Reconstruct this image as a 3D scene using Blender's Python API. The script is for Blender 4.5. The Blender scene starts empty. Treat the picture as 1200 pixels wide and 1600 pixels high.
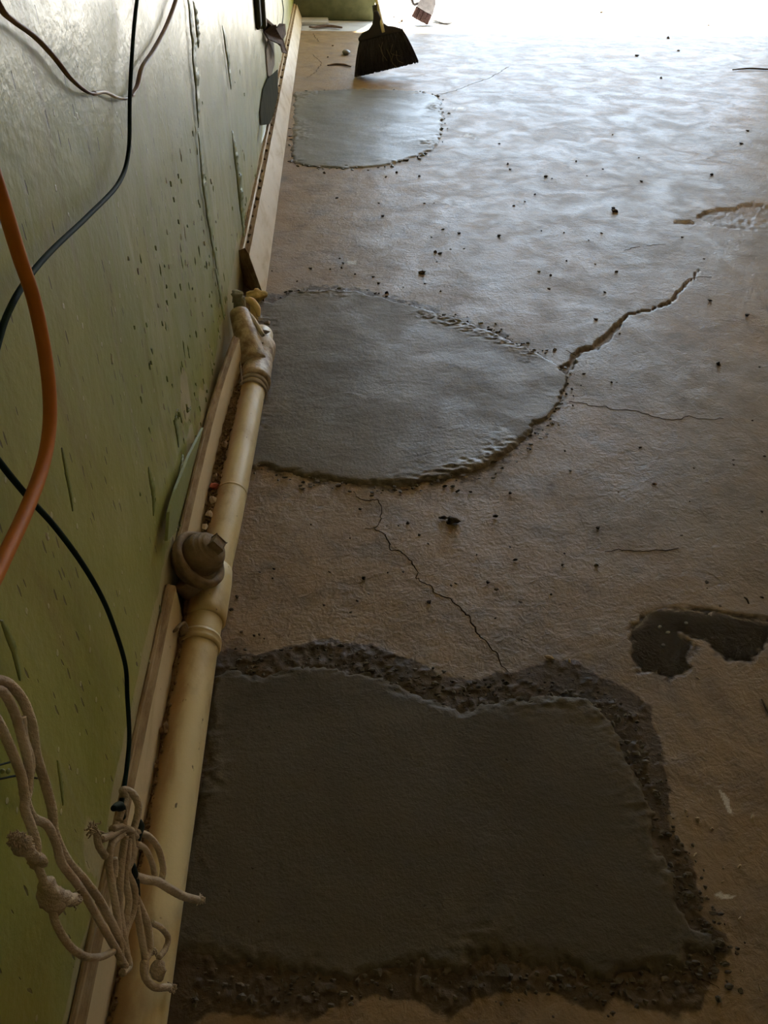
import bpy, bmesh, math, random
import numpy as np
from mathutils import Vector, Matrix

random.seed(7)
RNG = np.random.default_rng(11)
sc = bpy.context.scene
col = sc.collection

# ------------------------------------------------------------------ camera
FPX, H = 1220.0, 1.05            # focal length in pixels of the 1200x1600 frame, eye height in metres
def _n(v): return v / np.linalg.norm(v)
_Y = _n(np.array([503.0 - 600, -195.0 - 800, FPX]))            # direction along the wall, in camera axes (x right, y down, z forward)
_D = _n(np.cross(_Y, np.array([1, 0.02, 0.0])))
if _D[1] < 0: _D = -_D
_X = _n(np.cross(_Y, -_D))
if _X[0] < 0: _X = -_X
RC = np.array([_X, _Y, -_D])                                   # camera axes -> world axes

cam_data = bpy.data.cameras.new('camera')
cam_data.sensor_fit = 'VERTICAL'
cam_data.sensor_height = 32.0
cam_data.lens = FPX / 1600 * 32.0
cam_data.clip_start = 0.02
cam_data.clip_end = 200
cam = bpy.data.objects.new('camera', cam_data)
col.objects.link(cam)
_r, _u, _b = RC @ np.array([1, 0, 0.]), RC @ np.array([0, -1., 0]), RC @ np.array([0, 0, -1.])
cam.matrix_world = Matrix(((_r[0], _u[0], _b[0], 0), (_r[1], _u[1], _b[1], 0), (_r[2], _u[2], _b[2], H), (0, 0, 0, 1)))
sc.camera = cam

def ray(px, py): return RC @ _n(np.array([px - 600, py - 800, FPX]))
def onfloor(px, py, z=0.0):
    r = ray(px, py); t = (H - z) / -r[2]
    return np.array([r[0] * t, r[1] * t, z])
def onx(px, py, x):
    r = ray(px, py); t = x / r[0]
    return r * t + np.array([0, 0, H])
def ony(px, py, y):
    r = ray(px, py); t = y / r[1]
    return r * t + np.array([0, 0, H])

# ------------------------------------------------------------------ daylight and exposure
world = bpy.data.worlds.new('overcast_sky'); sc.world = world
world.use_nodes = True
bg = world.node_tree.nodes['Background']
bg.inputs[0].default_value = (0.66, 0.82, 1.0, 1)
bg.inputs[1].default_value = 5.4
sun_data = bpy.data.lights.new('sun', 'SUN'); sun_data.energy = 44.0; sun_data.angle = math.radians(2.0); sun_data.color = (1.0, 0.91, 0.74)
sun = bpy.data.objects.new('sun', sun_data); col.objects.link(sun)
sun.rotation_euler = (math.radians(-20), math.radians(6), 0)      # high, over the yard beyond the doorway
sc.view_settings.view_transform = 'Standard'
sc.view_settings.look = 'None'
sc.view_settings.exposure = 0.45
sc.view_settings.gamma = 1.0
sc.view_settings.use_curve_mapping = False
sc.cycles.use_denoising = True
sc.cycles.max_bounces = 8
sc.cycles.diffuse_bounces = 5
sc.cycles.use_adaptive_sampling = True
sc.cycles.adaptive_threshold = 0.02
sc.cycles.sample_clamp_indirect = 6.0

# ------------------------------------------------------------------ numeric helpers
def vnoise(x, y, seed=0):
    xi = np.floor(x).astype(np.int64); yi = np.floor(y).astype(np.int64)
    fx = x - xi; fy = y - yi
    fx = fx * fx * (3 - 2 * fx); fy = fy * fy * (3 - 2 * fy)
    def h(a, b):
        n = (a * 374761393 + b * 668265263 + seed * 1442695041) & 0xffffffff
        n = ((n ^ (n >> 13)) * 1274126177) & 0xffffffff
        n = n ^ (n >> 16)
        return (n & 0xffff) / 65535.0
    return (h(xi, yi) * (1 - fx) + h(xi + 1, yi) * fx) * (1 - fy) + (h(xi, yi + 1) * (1 - fx) + h(xi + 1, yi + 1) * fx) * fy - 0.5
def fbm(x, y, seed=0, o=4):
    s = 0; a = 1.0
    for i in range(o):
        s = s + a * vnoise(x, y, seed + i * 17); x = x * 2.03 + 3.1; y = y * 2.03 + 1.7; a *= 0.5
    return s
def seg_dist(P, A, B):
    d = B - A; t = np.clip(((P - A) @ d) / max(d @ d, 1e-12), 0, 1)
    q = A + t[:, None] * d
    return np.hypot(*(P - q).T), t
def poly_sd(P, poly):
    """distance to a polygon's edge, positive inside"""
    poly = np.asarray(poly)[:, :2]
    d = np.full(len(P), 1e9); ins = np.zeros(len(P), bool)
    for i in range(len(poly)):
        a, b = poly[i], poly[(i + 1) % len(poly)]
        d = np.minimum(d, seg_dist(P, a, b)[0])
        c = (a[1] > P[:, 1]) != (b[1] > P[:, 1])
        with np.errstate(divide='ignore', invalid='ignore'):
            xx = (b[0] - a[0]) * (P[:, 1] - a[1]) / (b[1] - a[1]) + a[0]
        ins ^= c & (P[:, 0] < xx)
    return np.where(ins, d, -d)
def sstep(a, b, x):
    t = np.clip((x - a) / (b - a), 0, 1); return t * t * (3 - 2 * t)
def catmull(pts, n=8):
    pts = [np.asarray(p, float) for p in pts]
    if len(pts) < 3: n = max(n, 6)
    P = [2 * pts[0] - pts[1]] + pts + [2 * pts[-1] - pts[-2]]
    out = []
    for i in range(1, len(P) - 2):
        p0, p1, p2, p3 = P[i - 1], P[i], P[i + 1], P[i + 2]
        for k in range(n):
            t = k / n
            out.append(0.5 * (2 * p1 + (p2 - p0) * t + (2 * p0 - 5 * p1 + 4 * p2 - p3) * t * t + (3 * p1 - p0 - 3 * p2 + p3) * t ** 3))
    out.append(pts[-1])
    return np.array(out)

# ------------------------------------------------------------------ object helpers
def make_mesh(name, V, Fc, smooth=True):
    me = bpy.data.meshes.new(name)
    V = np.asarray(V, dtype=np.float32)
    me.from_pydata(V.tolist(), [], [tuple(int(i) for i in f) for f in Fc])
    me.update()
    if smooth: me.polygons.foreach_set('use_smooth', [True] * len(me.polygons))
    return me
def grid_mesh(name, V, nr, nc, keep=None):
    """quads over an nr x nc block of vertices"""
    i = np.arange(nr * nc).reshape(nr, nc)
    q = np.stack([i[:-1, :-1], i[:-1, 1:], i[1:, 1:], i[1:, :-1]], -1).reshape(-1, 4)
    if keep is not None:
        q = q[keep[q].any(1)]
        used = np.unique(q); m = np.full(nr * nc, -1); m[used] = np.arange(len(used))
        q = m[q]; V = V[used]
    else: used = None
    me = bpy.data.meshes.new(name)
    me.vertices.add(len(V)); me.vertices.foreach_set('co', V.astype(np.float32).ravel())
    me.loops.add(q.size); me.loops.foreach_set('vertex_index', q.astype(np.int32).ravel())
    me.polygons.add(len(q)); me.polygons.foreach_set('loop_start', np.arange(0, q.size, 4, dtype=np.int32))
    me.polygons.foreach_set('loop_total', np.full(len(q), 4, np.int32))
    me.polygons.foreach_set('use_smooth', np.ones(len(q), bool))
    me.update(calc_edges=True); me.validate()
    return me, used
def set_attr(me, name, vals):
    a = me.attributes.new(name, 'FLOAT', 'POINT'); a.data.foreach_set('value', np.asarray(vals, np.float32))
def link(name, me, mat, parent=None, origin=None):
    o = bpy.data.objects.new(name, me); col.objects.link(o)
    if mat is not None and not me.materials: me.materials.append(mat)
    if parent is not None: o.parent = parent
    return o
def tag(o, label=None, cat=None, group=None, kind=None):
    if label: o['label'] = label
    if cat: o['category'] = cat
    if group: o['group'] = group
    if kind: o['kind'] = kind
    return o
class Thing:
    """an Empty at a thing's base; parts are given in world metres and shifted to it"""
    def __init__(s, name, loc, label=None, cat=None, group=None, kind=None):
        s.e = bpy.data.objects.new(name, None); s.e.empty_display_size = 0.05
        col.objects.link(s.e); s.loc = np.asarray(loc, float); s.e.location = s.loc
        tag(s.e, label, cat, group, kind)
    def part(s, name, VF, mat, parent=None, smooth=True, label=None, kind=None):
        V, Fc = VF
        me = make_mesh(name, np.asarray(V) - s.loc, Fc, smooth)
        o = link(name, me, mat, parent or s.e)
        tag(o, label, kind=kind)
        return o
def single(name, VF, mat, label, cat, group=None, kind=None, smooth=True):
    """a thing that is one mesh, its origin at its base"""
    V, Fc = VF; V = np.asarray(V)
    c = np.array([V[:, 0].mean(), V[:, 1].mean(), V[:, 2].min()])
    me = make_mesh(name, V - c, Fc, smooth)
    o = link(name, me, mat); o.location = c
    return tag(o, label, cat, group, kind)

def join(*vfs):
    V = []; Fc = []; n = 0
    for v, f in vfs:
        V.append(np.asarray(v)); Fc += [tuple(i + n for i in q) for q in f]; n += len(v)
    return np.concatenate(V), Fc
def tube(pts, r, sides=8, res=8, smooth_path=True, wob=0.0, twist=0.0, flat=1.0):
    C = catmull(pts, res) if smooth_path else np.asarray(pts, float)
    n = len(C); r = np.interp(np.linspace(0, 1, n), np.linspace(0, 1, len(r)), r) if np.ndim(r) else np.full(n, r)
    T = np.gradient(C, axis=0); T /= np.linalg.norm(T, axis=1)[:, None] + 1e-12
    up = np.array([0, 0, 1.0]) if abs(T[0][2]) < 0.9 else np.array([1.0, 0, 0])
    a = _n(np.cross(T[0], up)); V = []; s = 0
    for i in range(n):
        a = _n(a - T[i] * (a @ T[i])); b = np.cross(T[i], a)
        if i: s += np.linalg.norm(C[i] - C[i - 1])
        for k in range(sides):
            w = 2 * math.pi * k / sides
            rr = r[i] * (1 + wob * math.cos(3 * w + twist * s))
            V.append(C[i] + a * math.cos(w) * rr + b * math.sin(w) * rr * flat)
    Fc = [(i * sides + k, i * sides + (k + 1) % sides, (i + 1) * sides + (k + 1) % sides, (i + 1) * sides + k) for i in range(n - 1) for k in range(sides)]
    Fc.append(tuple(range(sides - 1, -1, -1))); Fc.append(tuple((n - 1) * sides + k for k in range(sides)))
    return np.array(V), Fc
def lathe(base, axis, prof, sides=32, wob=0.0):
    """prof: (distance along the axis, radius)"""
    base = np.asarray(base, float); ax = _n(np.asarray(axis, float))
    a = _n(np.cross(ax, [0.1, 1, 0.2])); b = np.cross(ax, a); V = []
    for d, r in prof:
        for k in range(sides):
            w = 2 * math.pi * k / sides; rr = r * (1 + wob * math.sin(3 * w + d * 90) + wob * 0.6 * math.sin(7 * w))
            V.append(base + ax * d + (a * math.cos(w) + b * math.sin(w)) * rr)
    n = len(prof)
    Fc = [(i * sides + k, i * sides + (k + 1) % sides, (i + 1) * sides + (k + 1) % sides, (i + 1) * sides + k) for i in range(n - 1) for k in range(sides)]
    Fc.append(tuple(range(sides - 1, -1, -1))); Fc.append(tuple((n - 1) * sides + k for k in range(sides)))
    return np.array(V), Fc
def box(c, X, Y, Z, bev=0.0):
    """box about c with half-extent vectors, edges chamfered"""
    bm = bmesh.new(); bmesh.ops.create_cube(bm, size=2.0)
    c, X, Y, Z = (np.asarray(v, float) for v in (c, X, Y, Z))
    for v in bm.verts: v.co = Vector(c + X * v.co.x + Y * v.co.y + Z * v.co.z)
    if bev > 0: bmesh.ops.bevel(bm, geom=list(bm.edges), offset=bev, segments=2, affect='EDGES')
    bm.verts.index_update()
    V = np.array([v.co[:] for v in bm.verts]); Fc = [tuple(v.index for v in f.verts) for f in bm.faces]
    bm.free(); return V, Fc
def abox(x0, x1, y0, y1, z0, z1, bev=0.0):
    return box(((x0 + x1) / 2, (y0 + y1) / 2, (z0 + z1) / 2), ((x1 - x0) / 2, 0, 0), (0, (y1 - y0) / 2, 0), (0, 0, (z1 - z0) / 2), bev)
def extrude(profile, path, cap=True, jitter=0.0, seed=0):
    """profile: (x, z) ring; path: list of (y, dx, dz, scale_of_height)"""
    n = len(profile); V = []; rg = random.Random(seed)
    for (y, dx, dz, s) in path:
        for (x, z) in profile:
            j = jitter if z > 0.02 else 0
            V.append((x + dx + rg.uniform(-j, j), y + rg.uniform(-j, j), z * s + dz + rg.uniform(-j, j)))
    Fc = [(i * n + k, (i + 1) * n + k, (i + 1) * n + (k + 1) % n, i * n + (k + 1) % n) for i in range(len(path) - 1) for k in range(n)]
    if cap: Fc.append(tuple(range(n))); Fc.append(tuple((len(path) - 1) * n + k for k in range(n - 1, -1, -1)))
    return np.array(V), Fc
def lump(c, r, seed=0, sub=2, rough=0.35, sq=(1, 1, 1)):
    bm = bmesh.new(); bmesh.ops.create_icosphere(bm, subdivisions=sub, radius=1.0)
    rg = random.Random(seed); ph = [rg.uniform(0, 6.28) for _ in range(6)]; fr = [rg.uniform(1.2, 3.2) for _ in range(6)]
    V = []
    for v in bm.verts:
        x, y, z = v.co
        k = 1 + rough * (0.5 * math.sin(fr[0] * x * 2 + ph[0]) + 0.5 * math.sin(fr[1] * y * 2 + ph[1]) + 0.5 * math.sin(fr[2] * z * 2 + ph[2])) + rg.uniform(-1, 1) * rough * 0.25
        V.append((c[0] + r * k * x * sq[0], c[1] + r * k * y * sq[1], c[2] + r * k * z * sq[2]))
    bm.verts.index_update(); Fc = [tuple(v.index for v in f.verts) for f in bm.faces]; bm.free()
    return np.array(V), Fc

# ------------------------------------------------------------------ materials
class Mat:
    def __init__(s, name):
        s.m = bpy.data.materials.new(name); s.m.use_nodes = True
        s.nt = s.m.node_tree; s.b = s.nt.nodes['Principled BSDF']; s.out = s.nt.nodes['Material Output']
    def n(s, t, **k):
        nd = s.nt.nodes.new(t)
        for a, v in k.items():
            if a == 'op': nd.operation = v
            elif a == 'blend': nd.blend_type = v
            else: setattr(nd, a, v)
        return nd
    def l(s, a, b): s.nt.links.new(a, b)
    def coord(s, scale=(1, 1, 1), kind='Object'):
        if kind == 'World':
            g = s.n('ShaderNodeNewGeometry').outputs['Position']
        else:
            g = s.n('ShaderNodeTexCoord').outputs[kind]
        mp = s.n('ShaderNodeMapping'); mp.inputs['Scale'].default_value = scale
        s.l(g, mp.inputs[0]); return mp.outputs[0]
    def noise(s, vec, scale, detail=5, rough=0.55, dist=0.0):
        nd = s.n('ShaderNodeTexNoise'); nd.inputs['Scale'].default_value = scale
        nd.inputs['Detail'].default_value = detail; nd.inputs['Roughness'].default_value = rough
        nd.inputs['Distortion'].default_value = dist
        s.l(vec, nd.inputs['Vector']); return nd.outputs[0]
    def ramp(s, fac, a, b, c0=0.0, c1=1.0):
        nd = s.n('ShaderNodeMapRange'); nd.interpolation_type = 'SMOOTHSTEP'
        for i, v in zip((1, 2, 3, 4), (a, b, c0, c1)): nd.inputs[i].default_value = v
        s.l(fac, nd.inputs[0]); return nd.outputs[0]
    def mix(s, fac, a, b, blend='MIX'):
        nd = s.n('ShaderNodeMix'); nd.data_type = 'RGBA'; nd.blend_type = blend
        for sk, v in ((nd.inputs[0], fac), (nd.inputs[6], a), (nd.inputs[7], b)):
            if isinstance(v, (int, float)): sk.default_value = v
            elif isinstance(v, tuple): sk.default_value = (*v, 1)
            else: s.l(v, sk)
        return nd.outputs[2]
    def math(s, op, a, b=0.0):
        nd = s.n('ShaderNodeMath', op=op)
        for sk, v in zip(nd.inputs, (a, b)):
            if isinstance(v, (int, float)): sk.default_value = v
            else: s.l(v, sk)
        return nd.outputs[0]
    def attr(s, name):
        nd = s.n('ShaderNodeAttribute'); nd.attribute_name = name; return nd.outputs['Fac']
    def bump(s, h, dist, strength=1.0, prev=None):
        nd = s.n('ShaderNodeBump'); nd.inputs['Strength'].default_value = strength; nd.inputs['Distance'].default_value = dist
        s.l(h, nd.inputs['Height'])
        if prev is not None: s.l(prev, nd.inputs['Normal'])
        s.l(nd.outputs[0], s.b.inputs['Normal']); return nd.outputs[0]
    def set(s, **k):
        for a, v in k.items():
            sk = s.b.inputs[{'color': 'Base Color', 'rough': 'Roughness', 'spec': 'Specular IOR Level', 'metal': 'Metallic', 'trans': 'Transmission Weight', 'ior': 'IOR'}[a]]
            if isinstance(v, (int, float)): sk.default_value = v
            elif isinstance(v, tuple): sk.default_value = (*v, 1)
            else: s.l(v, sk)
        return s

def plain(name, c1, c2, scale=20, rough=0.6, spec=0.4, bump=0.0, bscale=200, kind='World', stretch=(1, 1, 1)):
    m = Mat(name); v = m.coord(stretch, kind)
    f = m.ramp(m.noise(v, scale), 0.35, 0.65)
    m.set(color=m.mix(f, c1, c2), rough=rough, spec=spec)
    if bump: m.bump(m.noise(v, bscale), bump)
    return m.m

# bare floor: dusty old screed
def floor_mat():
    m = Mat('old_concrete_floor'); v = m.coord((1, 1, 1), 'World')
    big = m.noise(v, 1.7, 5, 0.6, 0.6); mid = m.noise(v, 9, 6, 0.6, 0.4); fine = m.noise(v, 130, 4, 0.6)
    sw = m.noise(m.coord((7, 10, 1), 'World'), 2.2, 6, 0.68, 1.6)
    c = m.mix(m.ramp(big, 0.38, 0.62), (0.235, 0.165, 0.095), (0.185, 0.148, 0.105))
    dust = m.attr('dust')
    c = m.mix(dust, c, (0.290, 0.190, 0.092))
    c = m.mix(m.math('MULTIPLY', m.ramp(mid, 0.46, 0.68), 0.55), c, (0.115, 0.078, 0.046))
    c = m.mix(m.math('MULTIPLY', m.ramp(m.noise(v, 3.6, 6, 0.65, 1.2), 0.52, 0.68), 0.5), c, (0.120, 0.090, 0.062))
    c = m.mix(m.math('MULTIPLY', m.ramp(m.noise(v, 24, 5, 0.7, 0.6), 0.58, 0.72), 0.35), c, (0.37, 0.29, 0.19))
    c = m.mix(m.math('MULTIPLY', m.ramp(sw, 0.52, 0.75), 0.30), c, (0.36, 0.31, 0.25))
    c = m.mix(m.math('MULTIPLY', m.ramp(fine, 0.55, 0.8), 0.25), c, (0.11, 0.085, 0.06))
    scr = m.noise(m.coord((60, 14, 1), 'World'), 1.4, 5, 0.7, 2.2)
    c = m.mix(m.math('MULTIPLY', m.ramp(scr, 0.60, 0.72), 0.45), c, (0.42, 0.36, 0.29))
    scr2 = m.noise(m.coord((11, 34, 1), 'World'), 1.7, 5, 0.7, 1.5)
    c = m.mix(m.math('MULTIPLY', m.ramp(scr2, 0.62, 0.72), 0.55), c, (0.085, 0.06, 0.04))
    damp = m.attr('damp')
    edge = m.ramp(m.math('ADD', damp, m.math('MULTIPLY', m.math('SUBTRACT', m.noise(v, 45, 5), 0.5), 0.9)), 0.35, 0.62)
    c = m.mix(m.math('MULTIPLY', edge, 0.80), c, (0.048, 0.034, 0.021))
    wet = m.attr('wet')
    c = m.mix(m.math('MULTIPLY', wet, 0.93), c, (0.015, 0.012, 0.010))
    ck = m.attr('crack')
    c = m.mix(m.math('MULTIPLY', ck, 0.75), c, (0.095, 0.055, 0.026))
    pale = m.attr('pale')
    c = m.mix(m.math('MULTIPLY', pale, 0.8), c, (0.62, 0.60, 0.56))
    r = m.ramp(m.noise(v, 6, 5, 0.65, 0.8), 0.3, 0.7, 0.38, 0.56)
    r = m.math('SUBTRACT', r, m.math('MULTIPLY', wet, 0.25))
    m.set(color=c, rough=r, spec=m.math('SUBTRACT', 0.36, m.math('ADD', m.math('MULTIPLY', wet, 0.26), m.math('MULTIPLY', edge, 0.18))))
    b1 = m.bump(sw, 0.0035, 0.5)
    b2 = m.bump(m.noise(v, 38, 6, 0.65, 0.8), 0.0040, 0.6, b1)
    b3 = m.bump(m.noise(m.coord((90, 30, 1), 'World'), 1.3, 4, 0.7, 1.5), 0.0010, 0.4, b2); m.bump(fine, 0.0016, 0.7, b3)
    return m.m
# fresh cement; tone sets how wet it still is
def cement_mat(name, ca, cb, ra, rb, lumps=0.002, spec=0.42):
    m = Mat(name); v = m.coord((1, 1, 1), 'World')
    big = m.noise(v, 3.0, 4, 0.55, 0.8); tro = m.noise(m.coord((6, 9, 1), 'World'), 1.6, 5, 0.6, 1.6); fine = m.noise(v, 240, 3, 0.6)
    c = m.mix(m.ramp(big, 0.36, 0.64), ca, cb)
    e = m.attr('edge')
    c = m.mix(m.math('MULTIPLY', e, m.ramp(m.noise(v, 60, 4), 0.42, 0.62, 0.1, 0.75)), c, tuple(x * 1.5 for x in cb))
    pit = m.n('ShaderNodeTexVoronoi'); pit.inputs['Scale'].default_value = 28; m.l(v, pit.inputs['Vector'])
    ph = m.ramp(pit.outputs['Distance'], 0.02, 0.055, 1, 0)
    c = m.mix(m.math('MULTIPLY', ph, 0.5), c, tuple(x * 0.35 for x in ca))
    m.set(color=c, rough=m.ramp(m.noise(v, 5, 5, 0.6, 0.8), 0.34, 0.66, ra, rb), spec=spec)
    b = m.bump(tro, 0.003, 0.5); b = m.bump(m.noise(v, 70, 5, 0.6), lumps, 0.55, b); m.bump(fine, 0.0011, 0.7, b)
    return m.m
# old gloss paint over patched plaster
def wall_mat():
    m = Mat('green_gloss_paint'); v = m.coord((1, 1, 1), 'World')
    big = m.noise(m.coord((1, 1.2, 0.6), 'World'), 2.6, 5, 0.6, 0.4)
    c = m.mix(m.ramp(big, 0.36, 0.64), (0.285, 0.292, 0.055), (0.350, 0.340, 0.092))
    run = m.noise(m.coord((1, 9, 0.9), 'World'), 3.0, 4, 0.55)
    c = m.mix(m.math('MULTIPLY', m.ramp(run, 0.50, 0.74), 0.55), c, (0.27, 0.205, 0.075))
    run2 = m.noise(m.coord((1, 14, 1.3), 'World'), 4.0, 4, 0.6, 0.5)
    c = m.mix(m.math('MULTIPLY', m.ramp(run2, 0.58, 0.78), 0.45), c, (0.40, 0.42, 0.27))
    def ticks(sy, sz, rad, keep, shift):
        vo = m.n('ShaderNodeTexVoronoi'); vo.inputs['Scale'].default_value = 1.0
        mp = m.n('ShaderNodeMapping'); mp.inputs['Scale'].default_value = (0.0, sy, sz); mp.inputs['Location'].default_value = (shift, shift, shift)
        wv = m.n('ShaderNodeVectorMath', op='ADD'); nz = m.n('ShaderNodeTexNoise'); nz.inputs['Scale'].default_value = 40
        m.l(v, nz.inputs['Vector']); sc_ = m.n('ShaderNodeVectorMath', op='SCALE'); sc_.inputs['Scale'].default_value = 0.006
        m.l(nz.outputs['Color'], sc_.inputs[0]); m.l(v, wv.inputs[0]); m.l(sc_.outputs[0], wv.inputs[1]); m.l(wv.outputs[0], mp.inputs[0]); m.l(mp.outputs[0], vo.inputs['Vector'])
        sep = m.n('ShaderNodeSeparateColor'); m.l(vo.outputs['Color'], sep.inputs[0])
        size = m.math('MULTIPLY', m.ramp(sep.outputs[0], keep, 1.0), rad)
        d = m.math('SUBTRACT', size, vo.outputs['Distance'])
        return m.ramp(d, 0.0, 0.05)
    nk = m.math('MAXIMUM', ticks(120, 26, 0.24, 0.80, 0.0), ticks(70, 22, 0.14, 0.6, 5.3))
    c = m.mix(m.math('MULTIPLY', nk, 0.8), c, (0.075, 0.055, 0.022))
    fk = m.math('MAXIMUM', ticks(60, 50, 0.24, 0.80, 9.1), ticks(110, 34, 0.26, 0.86, 2.7))
    c = m.mix(m.math('MULTIPLY', fk, 0.65), c, (0.55, 0.52, 0.36))
    bare = m.attr('bare')
    bm_ = m.ramp(m.math('ADD', bare, m.math('MULTIPLY', m.math('SUBTRACT', m.noise(v, 16, 5), 0.5), 0.8)), 0.45, 0.6)
    c = m.mix(m.math('MULTIPLY', bm_, 0.75), c, (0.50, 0.43, 0.25))
    m.set(color=c, rough=m.ramp(m.noise(v, 7, 4), 0.3, 0.7, 0.30, 0.42), spec=0.5)
    b = m.bump(m.noise(m.coord((1, 2.2, 1.2), 'World'), 5, 4, 0.5, 0.3), 0.004, 0.45)
    b = m.bump(m.noise(v, 75, 4, 0.6), 0.0016, 0.6, b)
    b = m.bump(nk, -0.0012, 0.8, b); m.bump(fk, 0.0010, 0.7, b)
    return m.m
M = {}
M['floor'] = floor_mat()
M['cement_near'] = cement_mat('fresh_wet_cement', (0.080, 0.065, 0.040), (0.106, 0.088, 0.058), 0.55, 0.72, 0.003, 0.22)
M['cement_mid'] = cement_mat('setting_cement', (0.098, 0.078, 0.052), (0.135, 0.110, 0.076), 0.36, 0.58, 0.002, 0.34)
M['cement_far'] = cement_mat('pale_setting_cement', (0.130, 0.118, 0.095), (0.160, 0.148, 0.122), 0.36, 0.50)
M['wall'] = wall_mat()
M['crackdirt'] = plain('dark_dirt_in_crack', (0.030, 0.020, 0.012), (0.055, 0.036, 0.022), 90, 0.95, 0.05)
M['plaster'] = plain('cream_plaster', (0.62, 0.50, 0.33), (0.68, 0.56, 0.39), 3, 0.8)
M['pavement'] = plain('pale_outdoor_concrete', (0.40, 0.39, 0.38), (0.50, 0.49, 0.48), 4, 0.8, bump=0.003, bscale=30)
def ivory(name, ca, cb, dirt, amount, rough=0.36, zlo=None):
    m = Mat(name); v = m.coord((1, 1, 1), 'World')
    c = m.mix(m.ramp(m.noise(v, 5, 4), 0.35, 0.65), ca, cb)
    d = m.noise(m.coord((1, 0.35, 1), 'World'), 14, 6, 0.62, 0.4)
    c = m.mix(m.math('MULTIPLY', m.ramp(d, 0.48, 0.72), amount), c, dirt)
    sp = m.noise(m.coord((1, 0.5, 1), 'World'), 90, 3, 0.5)
    c = m.mix(m.math('MULTIPLY', m.ramp(sp, 0.70, 0.76), 0.85), c, tuple(x * 0.22 for x in dirt))
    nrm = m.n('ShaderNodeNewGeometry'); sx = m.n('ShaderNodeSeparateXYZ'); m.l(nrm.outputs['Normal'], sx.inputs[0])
    if zlo:     # darker brown on faces turned towards the wall
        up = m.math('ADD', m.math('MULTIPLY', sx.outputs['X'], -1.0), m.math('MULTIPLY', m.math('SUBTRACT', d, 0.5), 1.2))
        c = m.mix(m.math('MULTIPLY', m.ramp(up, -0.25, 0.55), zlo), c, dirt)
    m.set(color=c, rough=m.ramp(d, 0.4, 0.7, rough, rough + 0.25), spec=0.5)
    m.bump(m.noise(v, 120, 4), 0.0006, 0.6)
    return m.m
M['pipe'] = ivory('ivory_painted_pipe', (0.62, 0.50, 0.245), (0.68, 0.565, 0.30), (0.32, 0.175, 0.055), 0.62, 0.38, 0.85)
M['board'] = ivory('ivory_painted_board', (0.60, 0.475, 0.26), (0.66, 0.53, 0.31), (0.36, 0.235, 0.10), 0.45, 0.42)
M['board_edge'] = plain('raw_dusty_board_edge', (0.26, 0.17, 0.085), (0.40, 0.29, 0.16), 60, 0.85, 0.2, 0.002, 150, stretch=(1, 0.3, 1))
M['dirt'] = plain('brown_dirt', (0.14, 0.085, 0.04), (0.26, 0.17, 0.085), 90, 0.95, 0.1, 0.003, 120)
M['fitting'] = plain('dusty_brown_fitting', (0.190, 0.135, 0.075), (0.29, 0.215, 0.125), 30, 0.72, 0.3, 0.0014, 160)
M['fitting_pale'] = plain('dusty_ivory_fitting', (0.30, 0.205, 0.11), (0.60, 0.50, 0.33), 38, 0.52, 0.35, 0.0016, 150)
M['lime'] = plain('pale_lime_cement', (0.58, 0.53, 0.42), (0.72, 0.67, 0.56), 40, 0.7, 0.3, 0.001, 120)
M['strap'] = plain('dull_metal_strap', (0.34, 0.29, 0.21), (0.44, 0.39, 0.30), 60, 0.38, 0.6)
M['foam'] = plain('yellow_foam', (0.60, 0.42, 0.15), (0.70, 0.52, 0.22), 40, 0.7, 0.3, 0.002, 90)
M['mortar'] = plain('green_smeared_mortar', (0.20, 0.20, 0.11), (0.30, 0.28, 0.18), 45, 0.8, 0.2, 0.003, 120)
M['orange'] = plain('orange_rubber', (0.46, 0.140, 0.012), (0.52, 0.165, 0.016), 30, 0.5, 0.4)
M['wire'] = plain('dark_green_insulation', (0.006, 0.018, 0.014), (0.010, 0.026, 0.019), 30, 0.7, 0.10)
M['flex'] = plain('brown_flat_flex', (0.20, 0.105, 0.060), (0.26, 0.15, 0.09), 30, 0.5, 0.4)
M['flex_pale'] = plain('pale_flex_core', (0.58, 0.47, 0.36), (0.64, 0.53, 0.42), 30, 0.5, 0.4)
def rope_mat():
    m = Mat('cotton_cord'); v = m.coord((1, 1, 1), 'World')
    c = m.mix(m.ramp(m.noise(v, 30, 5), 0.35, 0.65), (0.42, 0.33, 0.225), (0.58, 0.48, 0.345))
    c = m.mix(m.ramp(m.noise(v, 9, 3), 0.5, 0.75, 0, 0.5), c, (0.22, 0.155, 0.085))
    m.set(color=c, rough=0.95, spec=0.1)
    w = m.n('ShaderNodeTexWave'); w.bands_direction = 'DIAGONAL'; w.inputs['Scale'].default_value = 95; w.inputs['Distortion'].default_value = 1.5
    m.l(v, w.inputs['Vector']); b = m.bump(w.outputs['Fac'], 0.0006, 0.3); b = m.bump(m.noise(v, 170, 4), 0.0025, 0.6, b); m.bump(m.noise(v, 700, 3), 0.0012, 0.8, b)
    return m.m
M['rope'] = rope_mat()
M['tape'] = plain('dark_tape', (0.010, 0.018, 0.014), (0.020, 0.030, 0.024), 60, 0.75, 0.2)
M['broom_cap'] = plain('black_plastic', (0.022, 0.019, 0.022), (0.034, 0.030, 0.034), 20, 0.45, 0.4)
M['bristle'] = plain('black_bristle', (0.014, 0.012, 0.016), (0.040, 0.033, 0.040), 90, 0.6, 0.3, kind='Object', stretch=(1, 1, 0.1))
M['handle'] = plain('pale_yellow_metal', (0.66, 0.58, 0.36), (0.74, 0.66, 0.46), 14, 0.35, 0.5)
M['brush_block'] = plain('pale_grey_plastic', (0.16, 0.16, 0.19), (0.22, 0.22, 0.25), 30, 0.5, 0.4)
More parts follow.
